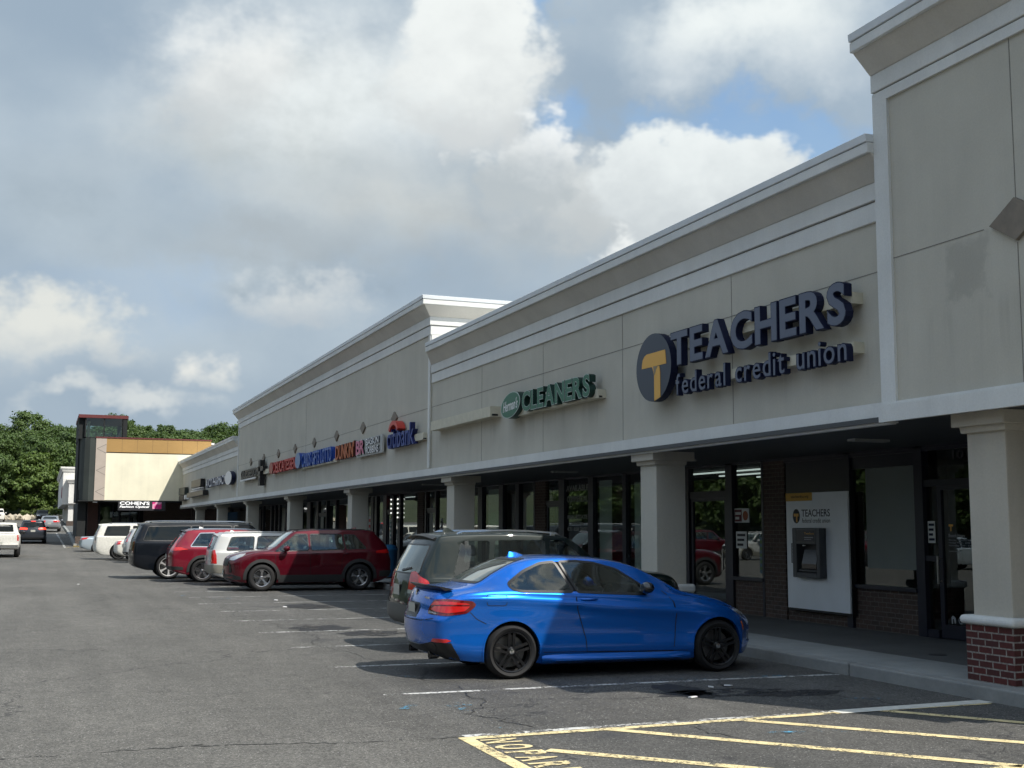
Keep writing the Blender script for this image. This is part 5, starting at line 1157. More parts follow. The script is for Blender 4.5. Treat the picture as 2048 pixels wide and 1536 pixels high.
# ---------------------------------------------------------------- the blue coupe
def lin(p): return pch(p)
def coupe():
    M = carpaint('blue metallic paint', (.007, .14, .60), .6, .27)
    t = empty('parked_car', (6.56, 14.215, 0), R(-2.5), 'metallic blue two-door coupe with black wheels parked nose to the kerb', 'car')
    sp = dict(ta=.05, tb=.016, sub=5, crease=.028, creasef=pch([(-2.4, .90), (-1.86, .935), (-1.34, .925), (-.85, .895), (-.1, .835), (.75, .775), (2.1, .70)]), x=(-2.36, 2.12), axles=(-1.345, 1.345), r=.315, arch=.345, W=.885, flare=.020, fillet=.07, bow=(.16, .34), crown=.045, shoulder=.055, tuck=.035, archz=.012,
        top=[(-2.36, .90), (-2.31, 1.0), (-2.22, 1.045), (-1.95, 1.065), (-1.80, 1.09), (-1.5, 1.235), (-1.2, 1.36), (-.95, 1.408), (-.7, 1.42), (-.35, 1.415), (0, 1.385), (.28, 1.325), (.62, 1.175), (.95, 1.005), (1.03, .985), (1.4, .925), (1.75, .84), (1.98, .74), (2.08, .65), (2.12, .56)],
        bot=[(-2.36, .34), (-2.25, .25), (-1.9, .20), (-1.0, .165), (1.0, .165), (1.8, .19), (2.02, .20), (2.12, .27)],
        belt=[(-2.36, .80), (-2.2, .92), (-1.9, .975), (-1.3, 1.0), (-.5, .975), (.4, .94), (.8, .91), (1.3, .84), (1.7, .76), (2.0, .66), (2.12, .5)],
        plan=[(-2.36, .80), (-2.2, .845), (-1.9, .87), (-1.3, .877), (-.6, .868), (.5, .868), (1.3, .872), (1.75, .86), (2.0, .80), (2.12, .72)],
        roof=[(-2.36, .60), (-2.0, .64), (-1.6, .60), (-1.2, .57), (-.6, .565), (0, .575), (.5, .625), (.95, .69), (1.4, .70), (1.9, .62), (2.12, .5)],
        rear=[(.2, .10), (.42, .03), (.55, 0), (.66, .0), (.80, .05), (1.0, .06), (1.06, .05)], front=[(.2, .03), (.4, 0), (.55, .0), (.7, .06), (.8, .1)])
    qw = round_poly([(-1.37, 1.085), (-1.31, 1.022), (-1.19, 1.005), (-.555, .995), (-.72, 1.345), (-.92, 1.325), (-1.14, 1.235)], .05); dw = round_poly([(-.66, 1.345), (-.50, .99), (.30, .955), (.42, .965), (.34, 1.075), (.07, 1.25), (-.21, 1.327), (-.44, 1.35)], .03)
    rwp = round_poly([(-.56, 1.10), (.56, 1.10), (.47, 1.37), (-.47, 1.37)], .05); fwp = round_poly([(-.66, 1.02), (.66, 1.02), (.54, 1.33), (-.54, 1.33)], .05)
    sp['cuts'] = [('cabin', [(-1.55, .98), (-1.2, .50), (.62, .45), (.80, .90), (.33, 1.24), (0, 1.315), (-.35, 1.350), (-.75, 1.352), (-1.0, 1.335), (-1.22, 1.24)], lambda z: .70-max(0, z-.95)*.52)]+\
        [('side', p, s*1.2, s*.42) for p in (qw, dw) for s in (-1, 1)]+[('end', rwp, -3, -1.0), ('end', fwp, 3, .12)]
    body, bvh = build_body('coupe', sp, M, t); sk = Skin(bvh, sp, t)
    for s in ('R', 'L'):
        q = qw
        o = sk.patch('window', s, q, M_SEE, .002, .05); sk.ribbon('window_trim', s, q, .030, M_TRIMB, .004, .01, True, parent=o)
        sk.patch('door_pillar', s, [(-.56, 1.0), (-.49, 1.0), (-.655, 1.345), (-.73, 1.345)], mat('matt black trim', (.008, .008, .009), .8, spec=.2), .003, .05)
        q = dw
        o = sk.patch('window', s, q, M_SEE, .002, .05); sk.ribbon('window_trim', s, q, .026, M_TRIMB, .004, .01, True, parent=o)
        sk.ribbon('panel_gap', s, [(-.53, .985), (-.535, .88), (-.52, .78), (-.46, .6), (-.415, .45), (-.40, .29), (.4, .275), (.735, .27), (.76, .45), (.775, .72), (.745, .86), (.62, .99)], .012, M_GAP, .0012, .004, parent=body)
        sk.ribbon('sill_line', s, [(-.95, .30), (0, .285), (.93, .275)], .007, M_GAP, .0012, .004, parent=body)
        q = [(-2.24, .79), (-2.16, .925), (-2.0, .925), (-1.86, .905), (-1.845, .86), (-1.90, .765), (-2.05, .735), (-2.22, .735)]
        w_ = round_poly([(38, .80), (44, .912), (60, .925), (76, .905), (79, .86), (72, .765), (58, .735), (38, .745)], 2)
        o = sk.patch('tail_lamp', 'rear'+s, w_, M_LAMPD, .007, .04)
        sk.patch('lamp_lens', 'rear'+s, round_poly([(41, .845), (45, .89), (60, .895), (72, .88), (74, .862), (60, .862), (46, .85)], 1), M_LAMPR, .012, .04, parent=o)
        sk.patch('lamp_lens', 'rear'+s, round_poly([(41, .80), (46, .838), (60, .845), (74, .845), (70, .79), (58, .765), (50, .775)], 1), M_LAMPR, .012, .04, parent=o)
        sk.patch('lamp_clear', 'rear'+s, [(39, .75), (39.5, .785), (46, .772), (50, .752)], M_LAMPW, .012, .04, parent=o)
        sk.patch('reflector', 'rear'+s, [(44, .435), (46, .475), (58, .475), (61, .455), (58, .435)], M_LAMPR, .010, .03)
        o = sk.patch('headlamp', 'front'+s, round_poly([(44, .655), (52, .72), (66, .755), (74, .745), (70, .705), (60, .665)], 2), M_LAMPW, .006, .04)
        sk.patch('side_marker', s, [(1.70, .60), (1.715, .605), (1.765, .50), (1.75, .495)], M_LAMPA, .006, .03)
        for a in sp['axles']: sk.arc('arch_lip', s, a, .327, .352, -8 if a < 0 else -18, 198 if a < 0 else 190, .018, M, .009, body)
        handle(t, sk, -.37, .905, -1 if s == 'R' else 1, M, .22)
    sk.ribbon('fuel_door', 'R', round_poly([(-1.66, .975), (-1.41, .97), (-1.415, .845), (-1.655, .85)], .035), .009, M_GAP, .001, .004, True, parent=body)
    sk.ribbon('bumper_seam', 'R', [(-1.86, .78), (-1.78, .70), (-1.66, .64)], .009, M_GAP, .001, .004, parent=body)
    o = sk.patch('rear_window', 'rear', rwp, M_SEE, .003, .06); sk.ribbon('window_trim', 'rear', round_poly([(-.56, 1.10), (.56, 1.10), (.47, 1.37), (-.47, 1.37)], .05), .022, M_TRIMB, .005, .01, True, parent=o)
    sk.patch('windscreen', 'front', fwp, M_SEE, .003, .08); seats(t, [(-.05, .66), (-.95, .52)], .52, .36, .35)
    # boot spoiler lip
    bm = bmesh.new(); pr = []
    for i in range(13):
        y = -.66+1.32*i/12; xb = -2.285+.13*(abs(y)/.66)**2.4; z = 1.045-.012*(abs(y)/.66)**4
        pr.append([bm.verts.new(p) for p in ((xb+.16, y, z+.0), (xb+.02, y, z+.028), (xb-.015, y, z+.032), (xb-.01, y, z+.018), (xb+.06, y, z-.02))])
    for a, b_ in zip(pr, pr[1:]):
        for i in range(5): bm.faces.new((a[i], b_[i], b_[(i+1) % 5], a[(i+1) % 5]))
    bm.faces.new(pr[0]); bm.faces.new(pr[-1]); bmesh.ops.recalc_face_normals(bm, faces=list(bm.faces)); link('boot_spoiler', bm, M_TRIMB, t, 35)
    # rear valance, number plate recess, exhausts
    sk.patch('rear_valance', 'rear', round_poly([(-.62, .30), (.62, .30), (.70, .40), (.62, .43), (.3, .38), (-.3, .38), (-.62, .43), (-.70, .40)], .03), M_TRIMB, .012, .08)
    for s in ('R', 'L'): sk.patch('rear_valance', 'rear'+s, [(42, .43), (61, .43), (67, .24), (60, .22), (42, .30)], M_TRIMB, .010, .05)
    sk.patch('plate_recess', 'rear', round_poly([(-.27, .69), (.27, .69), (.25, .86), (-.25, .86)], .03), M_TRIMB, .002, .08); plate(t, sk, 'rear', 0, .775, .30, .15)
    sk.ribbon('boot_gap', 'rear', [(-.66, .70), (-.4, .665), (.4, .665), (.66, .70)], .009, M_GAP, .001, .004, parent=body)
    put_ = sk.hit('rear', 0, .96)
    bm = bmesh.new(); prism(bm, [(.035*math.cos(a*.5236), .97+.035*math.sin(a*.5236)) for a in range(12)], put_[0].x-.010, put_[0].x+.02, lambda a, b_, h: (h, a, b_)); bmesh.ops.recalc_face_normals(bm, faces=list(bm.faces)); link('badge', bm, M_CHROME, t)
    h = sk.hit('rear', -.45, .93); tx = text_obj('model_badge', 'M240i', M_CHROME, None, lambda a, b_, d: (h[0].x-.02-d, -a, b_), .34, .54, .915, .94, 0, .004, .02); tx.parent = t
    for y in (-.47, .47):
        bm = bmesh.new(); lathe(bm, [(.03, .10), (.043, .10), (.045, 0), (.036, 0), (.034, .12)], 20, 'y')
        for v in bm.verts: v.co = Vector((-2.24+v.co.y, y+v.co.x, .265+v.co.z))
        link('exhaust', bm, mat('dark chrome', (.08, .08, .085), .25, .9), t, 40)
    for y in (-1, 1): mirror_unit(t, .36, y*.80, 1.035, M if y > 0 else mat('gloss black mirror', (.01, .01, .012), .12, coat=1), y, 1.05)
    bm = bmesh.new()   # aerial fin
    A = [bm.verts.new(p) for p in ((-1.14, 0, 1.375), (-.93, .035, 1.41), (-.93, -.035, 1.41), (-1.12, .028, 1.385), (-1.12, -.028, 1.385), (-1.10, 0, 1.455), (-1.02, 0, 1.452), (-.92, 0, 1.418))]
    bmesh.ops.convex_hull(bm, input=A); link('aerial_fin', bm, M, t, 50)
    for x in sp['axles']:
        for y in (-1, 1): wheel(t, x, y*.765, .315, .225, 'double', .235, M_RIMB)
    # side skirt
    for s in (-1, 1):
        bm = bmesh.new(); prs = []
        for i in range(21):
            x = -.97+1.93*i/20; b_ = min(1, i/3, (20-i)/3)**.5*.022+.004
            prs.append([bm.verts.new(p) for p in ((x, s*.84, .285), (x, s*(.862+b_), .235), (x, s*(.860+b_), .195), (x, s*.82, .155), (x, s*.75, .155))])
        for a, c in zip(prs, prs[1:]):
            for i in range(5): bm.faces.new((a[i], c[i], c[(i+1) % 5], a[(i+1) % 5]))
        bm.faces.new(prs[0]); bm.faces.new(prs[-1]); bmesh.ops.recalc_face_normals(bm, faces=list(bm.faces)); link('side_skirt', bm, M, t, 50)
    return t
coupe()
# ---------------------------------------------------------------- general estate / SUV builder
def suv(label, loc, rz, paint_, wb, ro, fo, W_, H, r_, arch, hood, nose, xw, xr, belt, wins, rear, opt, cat='car', group='cars parked nose to the kerb'):
    """wb wheelbase, ro/fo overhangs, W_ half width, hood/nose heights, xw/xr windscreen foot and head"""
    M = paint_; x0, x1 = -wb/2-ro, wb/2+fo; ax = (-wb/2, wb/2); t = empty('parked_car' if group.startswith('cars p') else 'moving_car', loc, rz, label, cat, group)
    b0, b1 = belt; tail = opt.get('tail')
    if tail: topl = [(x0, tail[0]-.16), (x0+.05, tail[0]-.03), (x0+.12, tail[0]), (tail[1], tail[0]+.03), (tail[2], H-.06), (tail[2]+.35, H)]
    else: topl = [(x0, H-.10), (x0+.04, H-.055), (x0+.12, H-.035), (x0+.6, H-.01)]
    topl += [((topl[-1][0]+xr)/2, H+.002), (xr, H-.045), (xr+.12, H-.10), (xw-.05, hood+.045), (xw+.05, hood+.005), (xw+(x1-xw)*.5, hood-.03), (x1-.28, nose+.06), (x1-.10, nose), (x1-.03, nose-.07), (x1, nose-.15)]
    bb = opt.get('bottom', .24)
    sp = dict(x=(x0, x1), axles=ax, r=r_, arch=arch, flare=opt.get('flare', .02), fillet=opt.get('fillet', .07), bow=opt.get('bow', (.10, .26)), crown=opt.get('crown', .05), shoulder=.05, tuck=.04, archz=.01, top=topl,
        bot=[(x0, bb+.14), (x0+.12, bb+.08), (x0+.5, bb), (x1-.5, bb), (x1-.12, bb+.03), (x1, bb+.10)],
        belt=[(x0, min(b0, (tail[0]-.1) if tail else b0)), (xw-.3, b1), (xw+.2, min(b1, hood-.07)), (x1-.2, nose-.08), (x1, nose-.22)],
        plan=[(x0, W_-.07), (x0+.2, W_-.03), (x0+.6, W_-.01), (0, W_-.012), (x1-.6, W_-.01), (x1-.2, W_-.05), (x1, W_-.13)],
        roof=[(x0, W_*opt.get('rr', .74)), (x0+.8, W_*.735), (0, W_*.73), (xr, W_*.73), (xw, W_*.80), (x1-.2, W_*.74), (x1, W_*.6)],
        rear=rear, front=opt.get('front', [(.2, .06), (.4, .0), (.7, .0), (nose, .04), (hood, .10)]))
    bz = lin([(x0, opt.get('bz0', b0+.04)), (xw, opt.get('bz1', b1+.05))]); tz = lambda x: H-opt.get('rail', .125)-.02*max(0, (abs(x)-.6))
    see = opt.get('see')
    if see:
        ws = win_polys(bz, tz, wins, opt.get('wr', .05)); xr0 = x0+.30; dt = rear[-1][1]
        sp['cuts'] = [('cabin', [(xr0+.1, b0-.15), (xr0+.9, .62), (xw-.35, .58), (xw-.12, b1-.08), (xr-.02, H-.15), (xr-.4, H-.085), (x0+dt+.5, H-.085), (x0+dt+.22, H-.13)], lambda z: W_-.14-max(0, z-b0)*.36)]+[('side', p, s*1.3, s*(W_*.45)) for p in ws for s in (-1, 1)]
        z0, z1, ya, yb = opt.get('rw', (b0+.08, H-.17, W_*.80, W_*.66)); sp['cuts'] += [('end', round_poly([(-ya*.94, z0+.01), (ya*.94, z0+.01), (yb*.94, z1-.01), (-yb*.94, z1-.01)], .05), x0-1, x0+dt+.45), ('end', round_poly([(-W_*.72, hood+.10), (W_*.72, hood+.10), (W_*.60, H-.16), (-W_*.60, H-.16)], .06), x1+1, xr-.25)]
    body, bvh = build_body('suv', sp, M, t); sk = Skin(bvh, sp, t)
    if see: seats(t, [(.15, .78), (-.85, .72)], .66+(H-1.6)*.4, .62, .38)
    GL = M_SEE if see else M_CARGLASS
    side_windows(sk, bz, tz, wins, opt.get('glass', GL), opt.get('wtrim', M_TRIMB), r_=opt.get('wr', .05), tw=opt.get('tw', .024))
    yw = W_*.70
    if not tail:
        z0, z1, ya, yb = opt.get('rw', (b0+.08, H-.17, W_*.80, W_*.66)); q = round_poly([(-ya, z0), (ya, z0), (yb, z1), (-yb, z1)], .05)
        o = sk.patch('rear_window', 'rear', q, GL, .004, .09); sk.ribbon('window_trim', 'rear', q, .02, M_TRIMB, .006, .01, True, parent=o)
        sk.ribbon('wiper', 'rear', [(-.05, z0+.03), (.34*0-.38, z0+.07)], .022, M_TRIMB, .02, .0)
        bm = bmesh.new(); pr = []; xs_ = sk.hit('rear', 0, H-.09)[0].x   # roof spoiler over the glass
        for i in range(9):
            y = -W_*.68+W_*1.36*i/8; d = .05*(abs(y)/(W_*.68))**2
            pr.append([bm.verts.new(p) for p in ((xs_+.22, y, H-.035-d*.6), (xs_-.02+d, y, H-.045-d), (xs_-.06+d, y, H-.065-d), (xs_+.10, y, H-.12-d))])
        for a, c in zip(pr, pr[1:]):
            for i in range(4): bm.faces.new((a[i], c[i], c[(i+1) % 4], a[(i+1) % 4]))
        bm.faces.new(pr[0]); bm.faces.new(pr[-1]); bmesh.ops.recalc_face_normals(bm, faces=list(bm.faces)); link('roof_spoiler', bm, opt.get('spoiler', M), t, 40)
    else:
        q = round_poly([(-W_*.66, tail[0]+.06), (W_*.66, tail[0]+.06), (W_*.55, H-.08), (-W_*.55, H-.08)], .06); sk.patch('rear_window', 'rear', q, M_CARGLASS, .004, .08)
    q = round_poly([(-W_*.80, hood+.06), (W_*.80, hood+.06), (W_*.66, H-.11), (-W_*.66, H-.11)], .06); sk.patch('windscreen', 'front', q, GL, .004, .1)
    cl = opt.get('clad')
    for s in ('R', 'L'):
        sg = -1 if s == 'R' else 1
        for i, a in enumerate(ax):
            if cl: sk.arc('wheel_arch', s, a, r_+.01, arch+.035, -6, 186, .085, cl, .014)
            else: sk.arc('arch_lip', s, a, r_+.01, arch+.008, -4, 184, .02, M, .008, body)
        if cl: sk.patch('sill_cladding', s, [(ax[0]+arch+.03, bb+.02), (ax[0]+arch+.03, opt.get('cz', .44)), (ax[1]-arch-.03, opt.get('cz', .44)), (ax[1]-arch-.03, bb+.02)], cl, .012, .12)
        for dl in opt.get('doors', [(.0, .04), (-.9, -1.0), (.95, .92)]):
            sk.ribbon('panel_gap', s, [(dl[0], bb+.13), (dl[0]*.98+dl[1]*.02, b0-.25), (dl[1], bz(dl[1])-.03)], .010, M_GAP, .0015, .004, parent=body)
        sk.ribbon('panel_gap', s, [(ax[0]+arch+.1, bb+.12), (ax[1]-arch-.06, bb+.12)], .010, M_GAP, .0015, .004, parent=body)
        for hx in opt.get('handles', (-.12, -1.02)): handle(t, sk, hx, b0-.08, sg, opt.get('hmat', M))
        mirror_unit(t, xw-.42, sg*(W_-.03), b1+.12, opt.get('mirmat', M), sg, 1.15)
        for part, pol, mm in opt.get('rearlamps', []): sk.patch(part, 'rear'+s, pol, mm, .010, .05)
        for part, pol, mm in opt.get('frontlamps', []): sk.patch(part, 'front'+s, pol, mm, .008, .05)
        for part, pol, mm, of in opt.get('side', []): sk.patch(part, s, pol, mm, of, .08)
        if opt.get('rails'):
            rl = opt['rails']; bm = bmesh.new(); pts = [(rl[0], -.03), (rl[0]+.08, .0), (rl[0]+.5, .012), ((rl[0]+rl[1])/2, .016), (rl[1]-.5, .008), (rl[1]-.08, -.02), (rl[1], -.06)]
            pv = []
            for x, dz in pts:
                hh = sk.hit('top', x, sg*W_*.66); zz = hh[0].z if hh else H-.06
                zz = H-.035+dz+rl[2]; pv.append([bm.verts.new((x, sg*(W_*.66)+a, zz+c)) for a, c in ((-.018, 0), (.018, 0), (.014, .024), (-.014, .024))])
            for a, c in zip(pv, pv[1:]):
                for i in range(4): bm.faces.new((a[i], c[i], c[(i+1) % 4], a[(i+1) % 4]))
            bm.faces.new(pv[0]); bm.faces.new(pv[-1])
            for x in (rl[0]+.1, (rl[0]+rl[1])/2, rl[1]-.12): box(bm, x-.03, x+.03, sg*W_*.66-.016, sg*W_*.66+.016, H-.14, H-.03+rl[2])
            bmesh.ops.recalc_face_normals(bm, faces=list(bm.faces)); link('roof_rail', bm, rl[3], t, 40)
    if opt.get('clad'):
        z1 = opt.get('rb', .52)
        for s in ('R', 'L'): sk.patch('rear_bumper', 'rear'+s, [(0, bb+.16), (0, z1), (60, z1), (70, z1-.02), (70, bb+.16)], cl, .014, .1); sk.patch('front_bumper', 'front'+s, [(0, bb+.10), (0, .46), (52, .44), (66, .40), (66, bb+.1)], cl, .014, .1)
    sk.patch('grille', 'front', round_poly([(-.42, nose-.30), (.42, nose-.30), (.5, nose-.10), (-.5, nose-.10)], .03), M_TRIMB, .008, .1)
    sk.ribbon('tailgate_gap', 'rear', [(-W_*.78, b0+.02), (-W_*.74, .62), (-W_*.6, .56), (W_*.6, .56), (W_*.74, .62), (W_*.78, b0+.02)], .012, M_GAP, .0015, .004, parent=body)
    pz = opt.get('plate', .80); plate(t, sk, 'rear', 0, pz, .31, .15); plate(t, sk, 'front', 0, opt.get('fplate', .50), .31, .15)
    for x in ax:
        for y in (-1, 1): wheel(t, x, y*(W_-.125), r_, .235, opt.get('rim', 'five'), opt.get('rimr', r_*.66), opt.get('rimmat', M_RIMS))
    for f in opt.get('extra', []): f(t, sk, body, sp)
    return t
def fin(x, M):
    def f(t, sk, body, sp):
        h = sk.hit('top', x, 0)[0].z; bm = bmesh.new(); A = [bm.verts.new(p) for p in ((x-.08, .03, h-.01), (x-.08, -.03, h-.01), (x+.12, 0, h-.01), (x-.06, 0, h+.06), (x, 0, h+.055))]
        bmesh.ops.convex_hull(bm, input=A); link('aerial_fin', bm, M, t, 50)
    return f
G1 = 'cars parked nose to the kerb'
# dark green-black compact SUV behind the coupe
M_DGREEN = carpaint('dark green grey paint', (.006, .012, .011), .1, .4); bsdf(M_DGREEN).inputs['Coat Weight'].default_value = .8
suv('dark green-grey compact SUV with bright red tail lamps parked behind the blue coupe', (7.08, 17.22, 0), R(-1.0), M_DGREEN, 2.635, .92, .90, .905, 1.70, .345, .395, 1.15, 1.02, .86, .15, (1.02, 1.00),
    [(.72, .10, -.13, -.10), (-.20, -.17, -1.02, -.95), (-1.10, -1.03, -1.62, -1.46)], [(.3, .10), (.5, 0), (.62, .0), (.85, .04), (1.05, .08), (1.6, .36), (1.7, .40)],
    dict(see=1, clad=None, bottom=.26, rails=(-1.5, .1, .02, M_CHROME), rearlamps=[('tail_lamp', round_poly([(34, .86), (35, 1.12), (44, 1.13), (60, 1.0), (62, .88)], 1.5), M_LAMPR), ('lamp_clear', [(34, .82), (34, .88), (60, .88), (60, .82)], M_LAMPW),
        ('rear_bumper', [(0, .40), (0, .66), (60, .66), (76, .60), (76, .36), (60, .36)], mat('grey bumper plastic', (.075, .078, .075), .55))],
        frontlamps=[('headlamp', round_poly([(36, .80), (36, .92), (56, .95), (62, .86)], 2), M_TRIMB), ('side_marker', [(60, .78), (60, .84), (66, .84), (66, .78)], M_LAMPA)], plate=.86, spoiler=M_TRIMB, handles=(-.05, -.98), rim='five', extra=[fin(-1.45, M_DGREEN)], rw=(1.10, 1.50, .70, .58), wtrim=None))
# dark red SUV facing the lane
M_RED = carpaint('dark red metallic paint', (.085, .003, .010), .25, .35)
suv('dark red SUV with black cladding parked nose outward toward the lane', (7.03, 34.43, 0), math.pi-R(2), M_RED, 2.69, 1.0, .93, .925, 1.70, .365, .42, 1.13, .98, 1.12, .42, (1.10, 1.04),
    [(1.0, .42, .07, .10), (.0, .03, -.93, -.86), (-.98, -.91, -1.55, -1.22)], [(.3, .10), (.5, 0), (.8, .0), (1.0, .05), (1.2, .12), (1.62, .50), (1.7, .54)],
    dict(see=1, clad=M_CLAD, bottom=.22, rb=.55, rearlamps=[('tail_lamp', [(36, 1.02), (36, 1.12), (60, 1.13), (76, 1.08), (76, 1.03)], M_LAMPR)], rim='five', rimr=.235, rails=(-1.6, .5, .0, M_TRIMB),
        frontlamps=[('headlamp', round_poly([(34, .84), (36, .90), (60, 1.0), (72, 1.02), (66, .93), (50, .83)], 1.5), M_LAMPW), ('air_intake', [(38, .48), (36, .78), (41, .76), (46, .52)], M_TRIMB)],
        wtrim=M_TRIMB, bz0=1.18, bz1=1.07, rail=.15, extra=[fin(-1.35, M_RED)], doors=[(.03, .06), (-.85, -.95), (.98, 1.0)], handles=(-.1, -1.0), spoiler=M_RED))
# older silver-white estate with beige lower body
M_SIL = carpaint('pearl white silver paint', (.52, .53, .52), .2, .35); M_BEI = mat('beige lower body', (.20, .195, .165), .5)
suv('older white and beige estate car parked between the two red SUVs', (6.93, 37.72, 0), 0, M_SIL, 2.525, 1.0, .95, .87, 1.585, .325, .37, 1.02, .88, .98, .36, (1.0, .98),
    [(.86, .40, .02, .04), (-.04, -.02, -.88, -.84), (-.98, -.94, -1.78, -1.62)], [(.3, .06), (.5, 0), (.7, .0), (1.0, .03), (1.5, .22), (1.6, .25)],
    dict(see=1, clad=M_BEI, bottom=.22, rb=.62, cz=.48, rails=(-1.7, .5, .02, M_SIL), rearlamps=[('tail_lamp', [(44, .66), (44, 1.04), (52, 1.06), (56, .9), (57, .66)], M_LAMPR)], rr=.80, extra=[fin(-1.5, M_SIL)], wr=.06, rim='ten', rw=(1.08, 1.44, .66, .58)))
# bright red crossover
M_RED2 = carpaint('bright dark red paint', (.17, .007, .020), .25, .35)
suv('red crossover with black lower trim parked between the white estate and the black SUV', (6.12, 40.42, 0), 0, M_RED2, 2.66, 1.02, .93, .925, 1.68, .36, .41, 1.12, .98, 1.10, .40, (1.08, 1.04),
    [(.96, .40, .05, .08), (-.02, 0, -.9, -.86), (-.98, -.94, -1.72, -1.42)], [(.3, .08), (.5, 0), (.8, .0), (1.0, .04), (1.6, .46), (1.7, .50)],
    dict(see=1, clad=M_CLAD, bottom=.24, rb=.50, rails=(-1.7, .5, .01, M_CHROME), rearlamps=[('tail_lamp', [(36, .98), (36, 1.06), (62, 1.10), (80, 1.03), (60, .99)], M_LAMPR), ('tail_lamp', [(38, 1.06), (44, 1.42), (49, 1.42), (54, 1.08)], M_LAMPR)],
        wtrim=M_CHROME, extra=[fin(-1.3, M_SIL)], rimr=.25, spoiler=M_TRIMB, rw=(1.10, 1.48, .68, .58)))
# long black SUV
M_BLACKP = carpaint('black blue paint', (.005, .007, .011), .1, .4); bsdf(M_BLACKP).inputs['Coat Weight'].default_value = .5
suv('long black full-size SUV with bright wheels and a silver roof rail', (5.72, 43.27, 0), 0, M_BLACKP, 3.4, 1.22, 1.0, 1.03, 1.90, .41, .47, 1.30, 1.12, 1.62, .95, (1.22, 1.20),
    [(1.5, .98, .42, .44), (.34, .36, -.62, -.60), (-.72, -.70, -1.0, -1.0), (-1.1, -.96, -2.55, -2.38)], [(.35, .10), (.55, 0), (.7, .0), (1.2, .05), (1.8, .28), (1.9, .30)],
    dict(clad=None, bottom=.30, rails=(-2.4, 1.1, .04, M_CHROME), rearlamps=[('tail_lamp', [(42, .86), (42, 1.25), (51, 1.25), (51, .86)], M_LAMPD)], rimr=.31, rim='six', rimmat=mat('bright rim', (.7, .7, .7), .3, .6), rr=.80, plate=.9, rw=(1.3, 1.72, .8, .7), bz0=1.28, doors=[(.38, .40), (-.66, -.66), (1.5, 1.5)]))
# white cars further along
M_WHT = carpaint('white paint', (.70, .70, .69), .0, .3); M_PLT = carpaint('platinum paint', (.42, .44, .45), .3, .3)
suv('grey-white SUV with tall red tail lamps mostly hidden behind the black SUV', (6.0, 62.0, 0), 0, M_PLT, 2.62, .98, .9, .91, 1.66, .345, .39, 1.08, .95, 1.0, .36, (1.05, 1.02),
    [(.9, .4, .02, .04), (-.04, -.02, -.88, -.84), (-.98, -.94, -1.7, -1.48)], [(.3, .08), (.5, 0), (.8, .0), (1.0, .04), (1.6, .36), (1.7, .38)], dict(clad=M_CLAD, rearlamps=[('tail_lamp', [(40, .95), (42, 1.45), (48, 1.45), (54, 1.0)], M_LAMPR)]))
suv('white hatchback with round red tail lamps half hidden behind the grey-white SUV', (5.68, 65.3, 0), 0, M_WHT, 2.6, .9, .9, .88, 1.50, .32, .36, .98, .86, 1.0, .3, (.98, .95),
    [(.9, .34, .02, .04), (-.04, -.02, -.88, -.84), (-.98, -.94, -1.6, -1.38)], [(.3, .08), (.5, 0), (.7, .0), (1.0, .06), (1.5, .40)], dict(rearlamps=[('tail_lamp', [(36, .78), (36, .98), (58, 1.0), (60, .84)], M_LAMPR)], tail=(1.02, -1.75, -1.1)))
suv('white full-size SUV with thin upright tail lamps parked beyond the black SUV', (5.3, 68.2, 0), 0, M_WHT, 2.95, 1.25, 1.0, 1.02, 1.89, .40, .46, 1.28, 1.12, 1.36, .72, (1.20, 1.18),
    [(1.24, .76, .2, .22), (.12, .14, -.80, -.78), (-1.02, -.92, -2.25, -2.08)], [(.35, .10), (.55, 0), (.7, .0), (1.2, .04), (1.8, .26), (1.9, .28)],
    dict(rearlamps=[('tail_lamp', [(44, .86), (46, 1.62), (50, 1.62), (52, .86)], M_LAMPD)], rimr=.29, rim='six', rimmat=M_RIMB, rr=.8, rails=(-2.0, .9, .03, M_CHROME), rw=(1.28, 1.70, .8, .7), plate=.85))
suv('silver blue saloon with its tail just showing left of the white full-size SUV', (4.75, 83.5, 0), 0, carpaint('silver blue paint', (.40, .47, .52), .4, .3), 2.75, 1.08, .9, .90, 1.46, .33, .37, .97, .82, 1.15, .45, (.95, .93),
    [(1.05, .48, .05, .08), (-.02, 0, -.98, -.78)], [(.3, .08), (.5, 0), (.7, .02), (1.0, .05)], dict(tail=(1.08, -1.6, -.85), rearlamps=[('tail_lamp', [(40, .82), (40, .98), (74, 1.02), (70, .92)], M_LAMPR)], plate=.7))
# ---------------------------------------------------------------- cars in the lane
G2 = 'cars driving along the lane'
def heading(y): return math.pi/2
c = suv('dark grey SUV driving away with its brake lamps lit', (-.62, 97.5, gh(96.5)), R(91), carpaint('dark grey paint', (.035, .04, .05), .4, .3), 2.7, 1.0, .93, .95, 1.72, .37, .42, 1.15, 1.0, 1.1, .4, (1.08, 1.05),
    [(.96, .40, .05, .08), (-.02, 0, -.9, -.86), (-.98, -.94, -1.72, -1.45)], [(.3, .08), (.5, 0), (.8, .0), (1.0, .04), (1.6, .30), (1.72, .34)],
    dict(rearlamps=[('tail_lamp', [(30, 1.0), (30, 1.12), (58, 1.16), (62, 1.02)], mat('lit brake lamp', (.7, .02, .01), .3, emit=(1, .06, .03, 1.6)))], rw=(1.14, 1.52, .74, .62), plate=.92), group=G2)
COL.objects[-1]
hh = [o for o in c.children if o.name.startswith('rear_window')]
put_l = B('brake_lamp', MATS['lit brake lamp'], c, (-2.16, -2.12, -.16, .16, 1.60, 1.635))
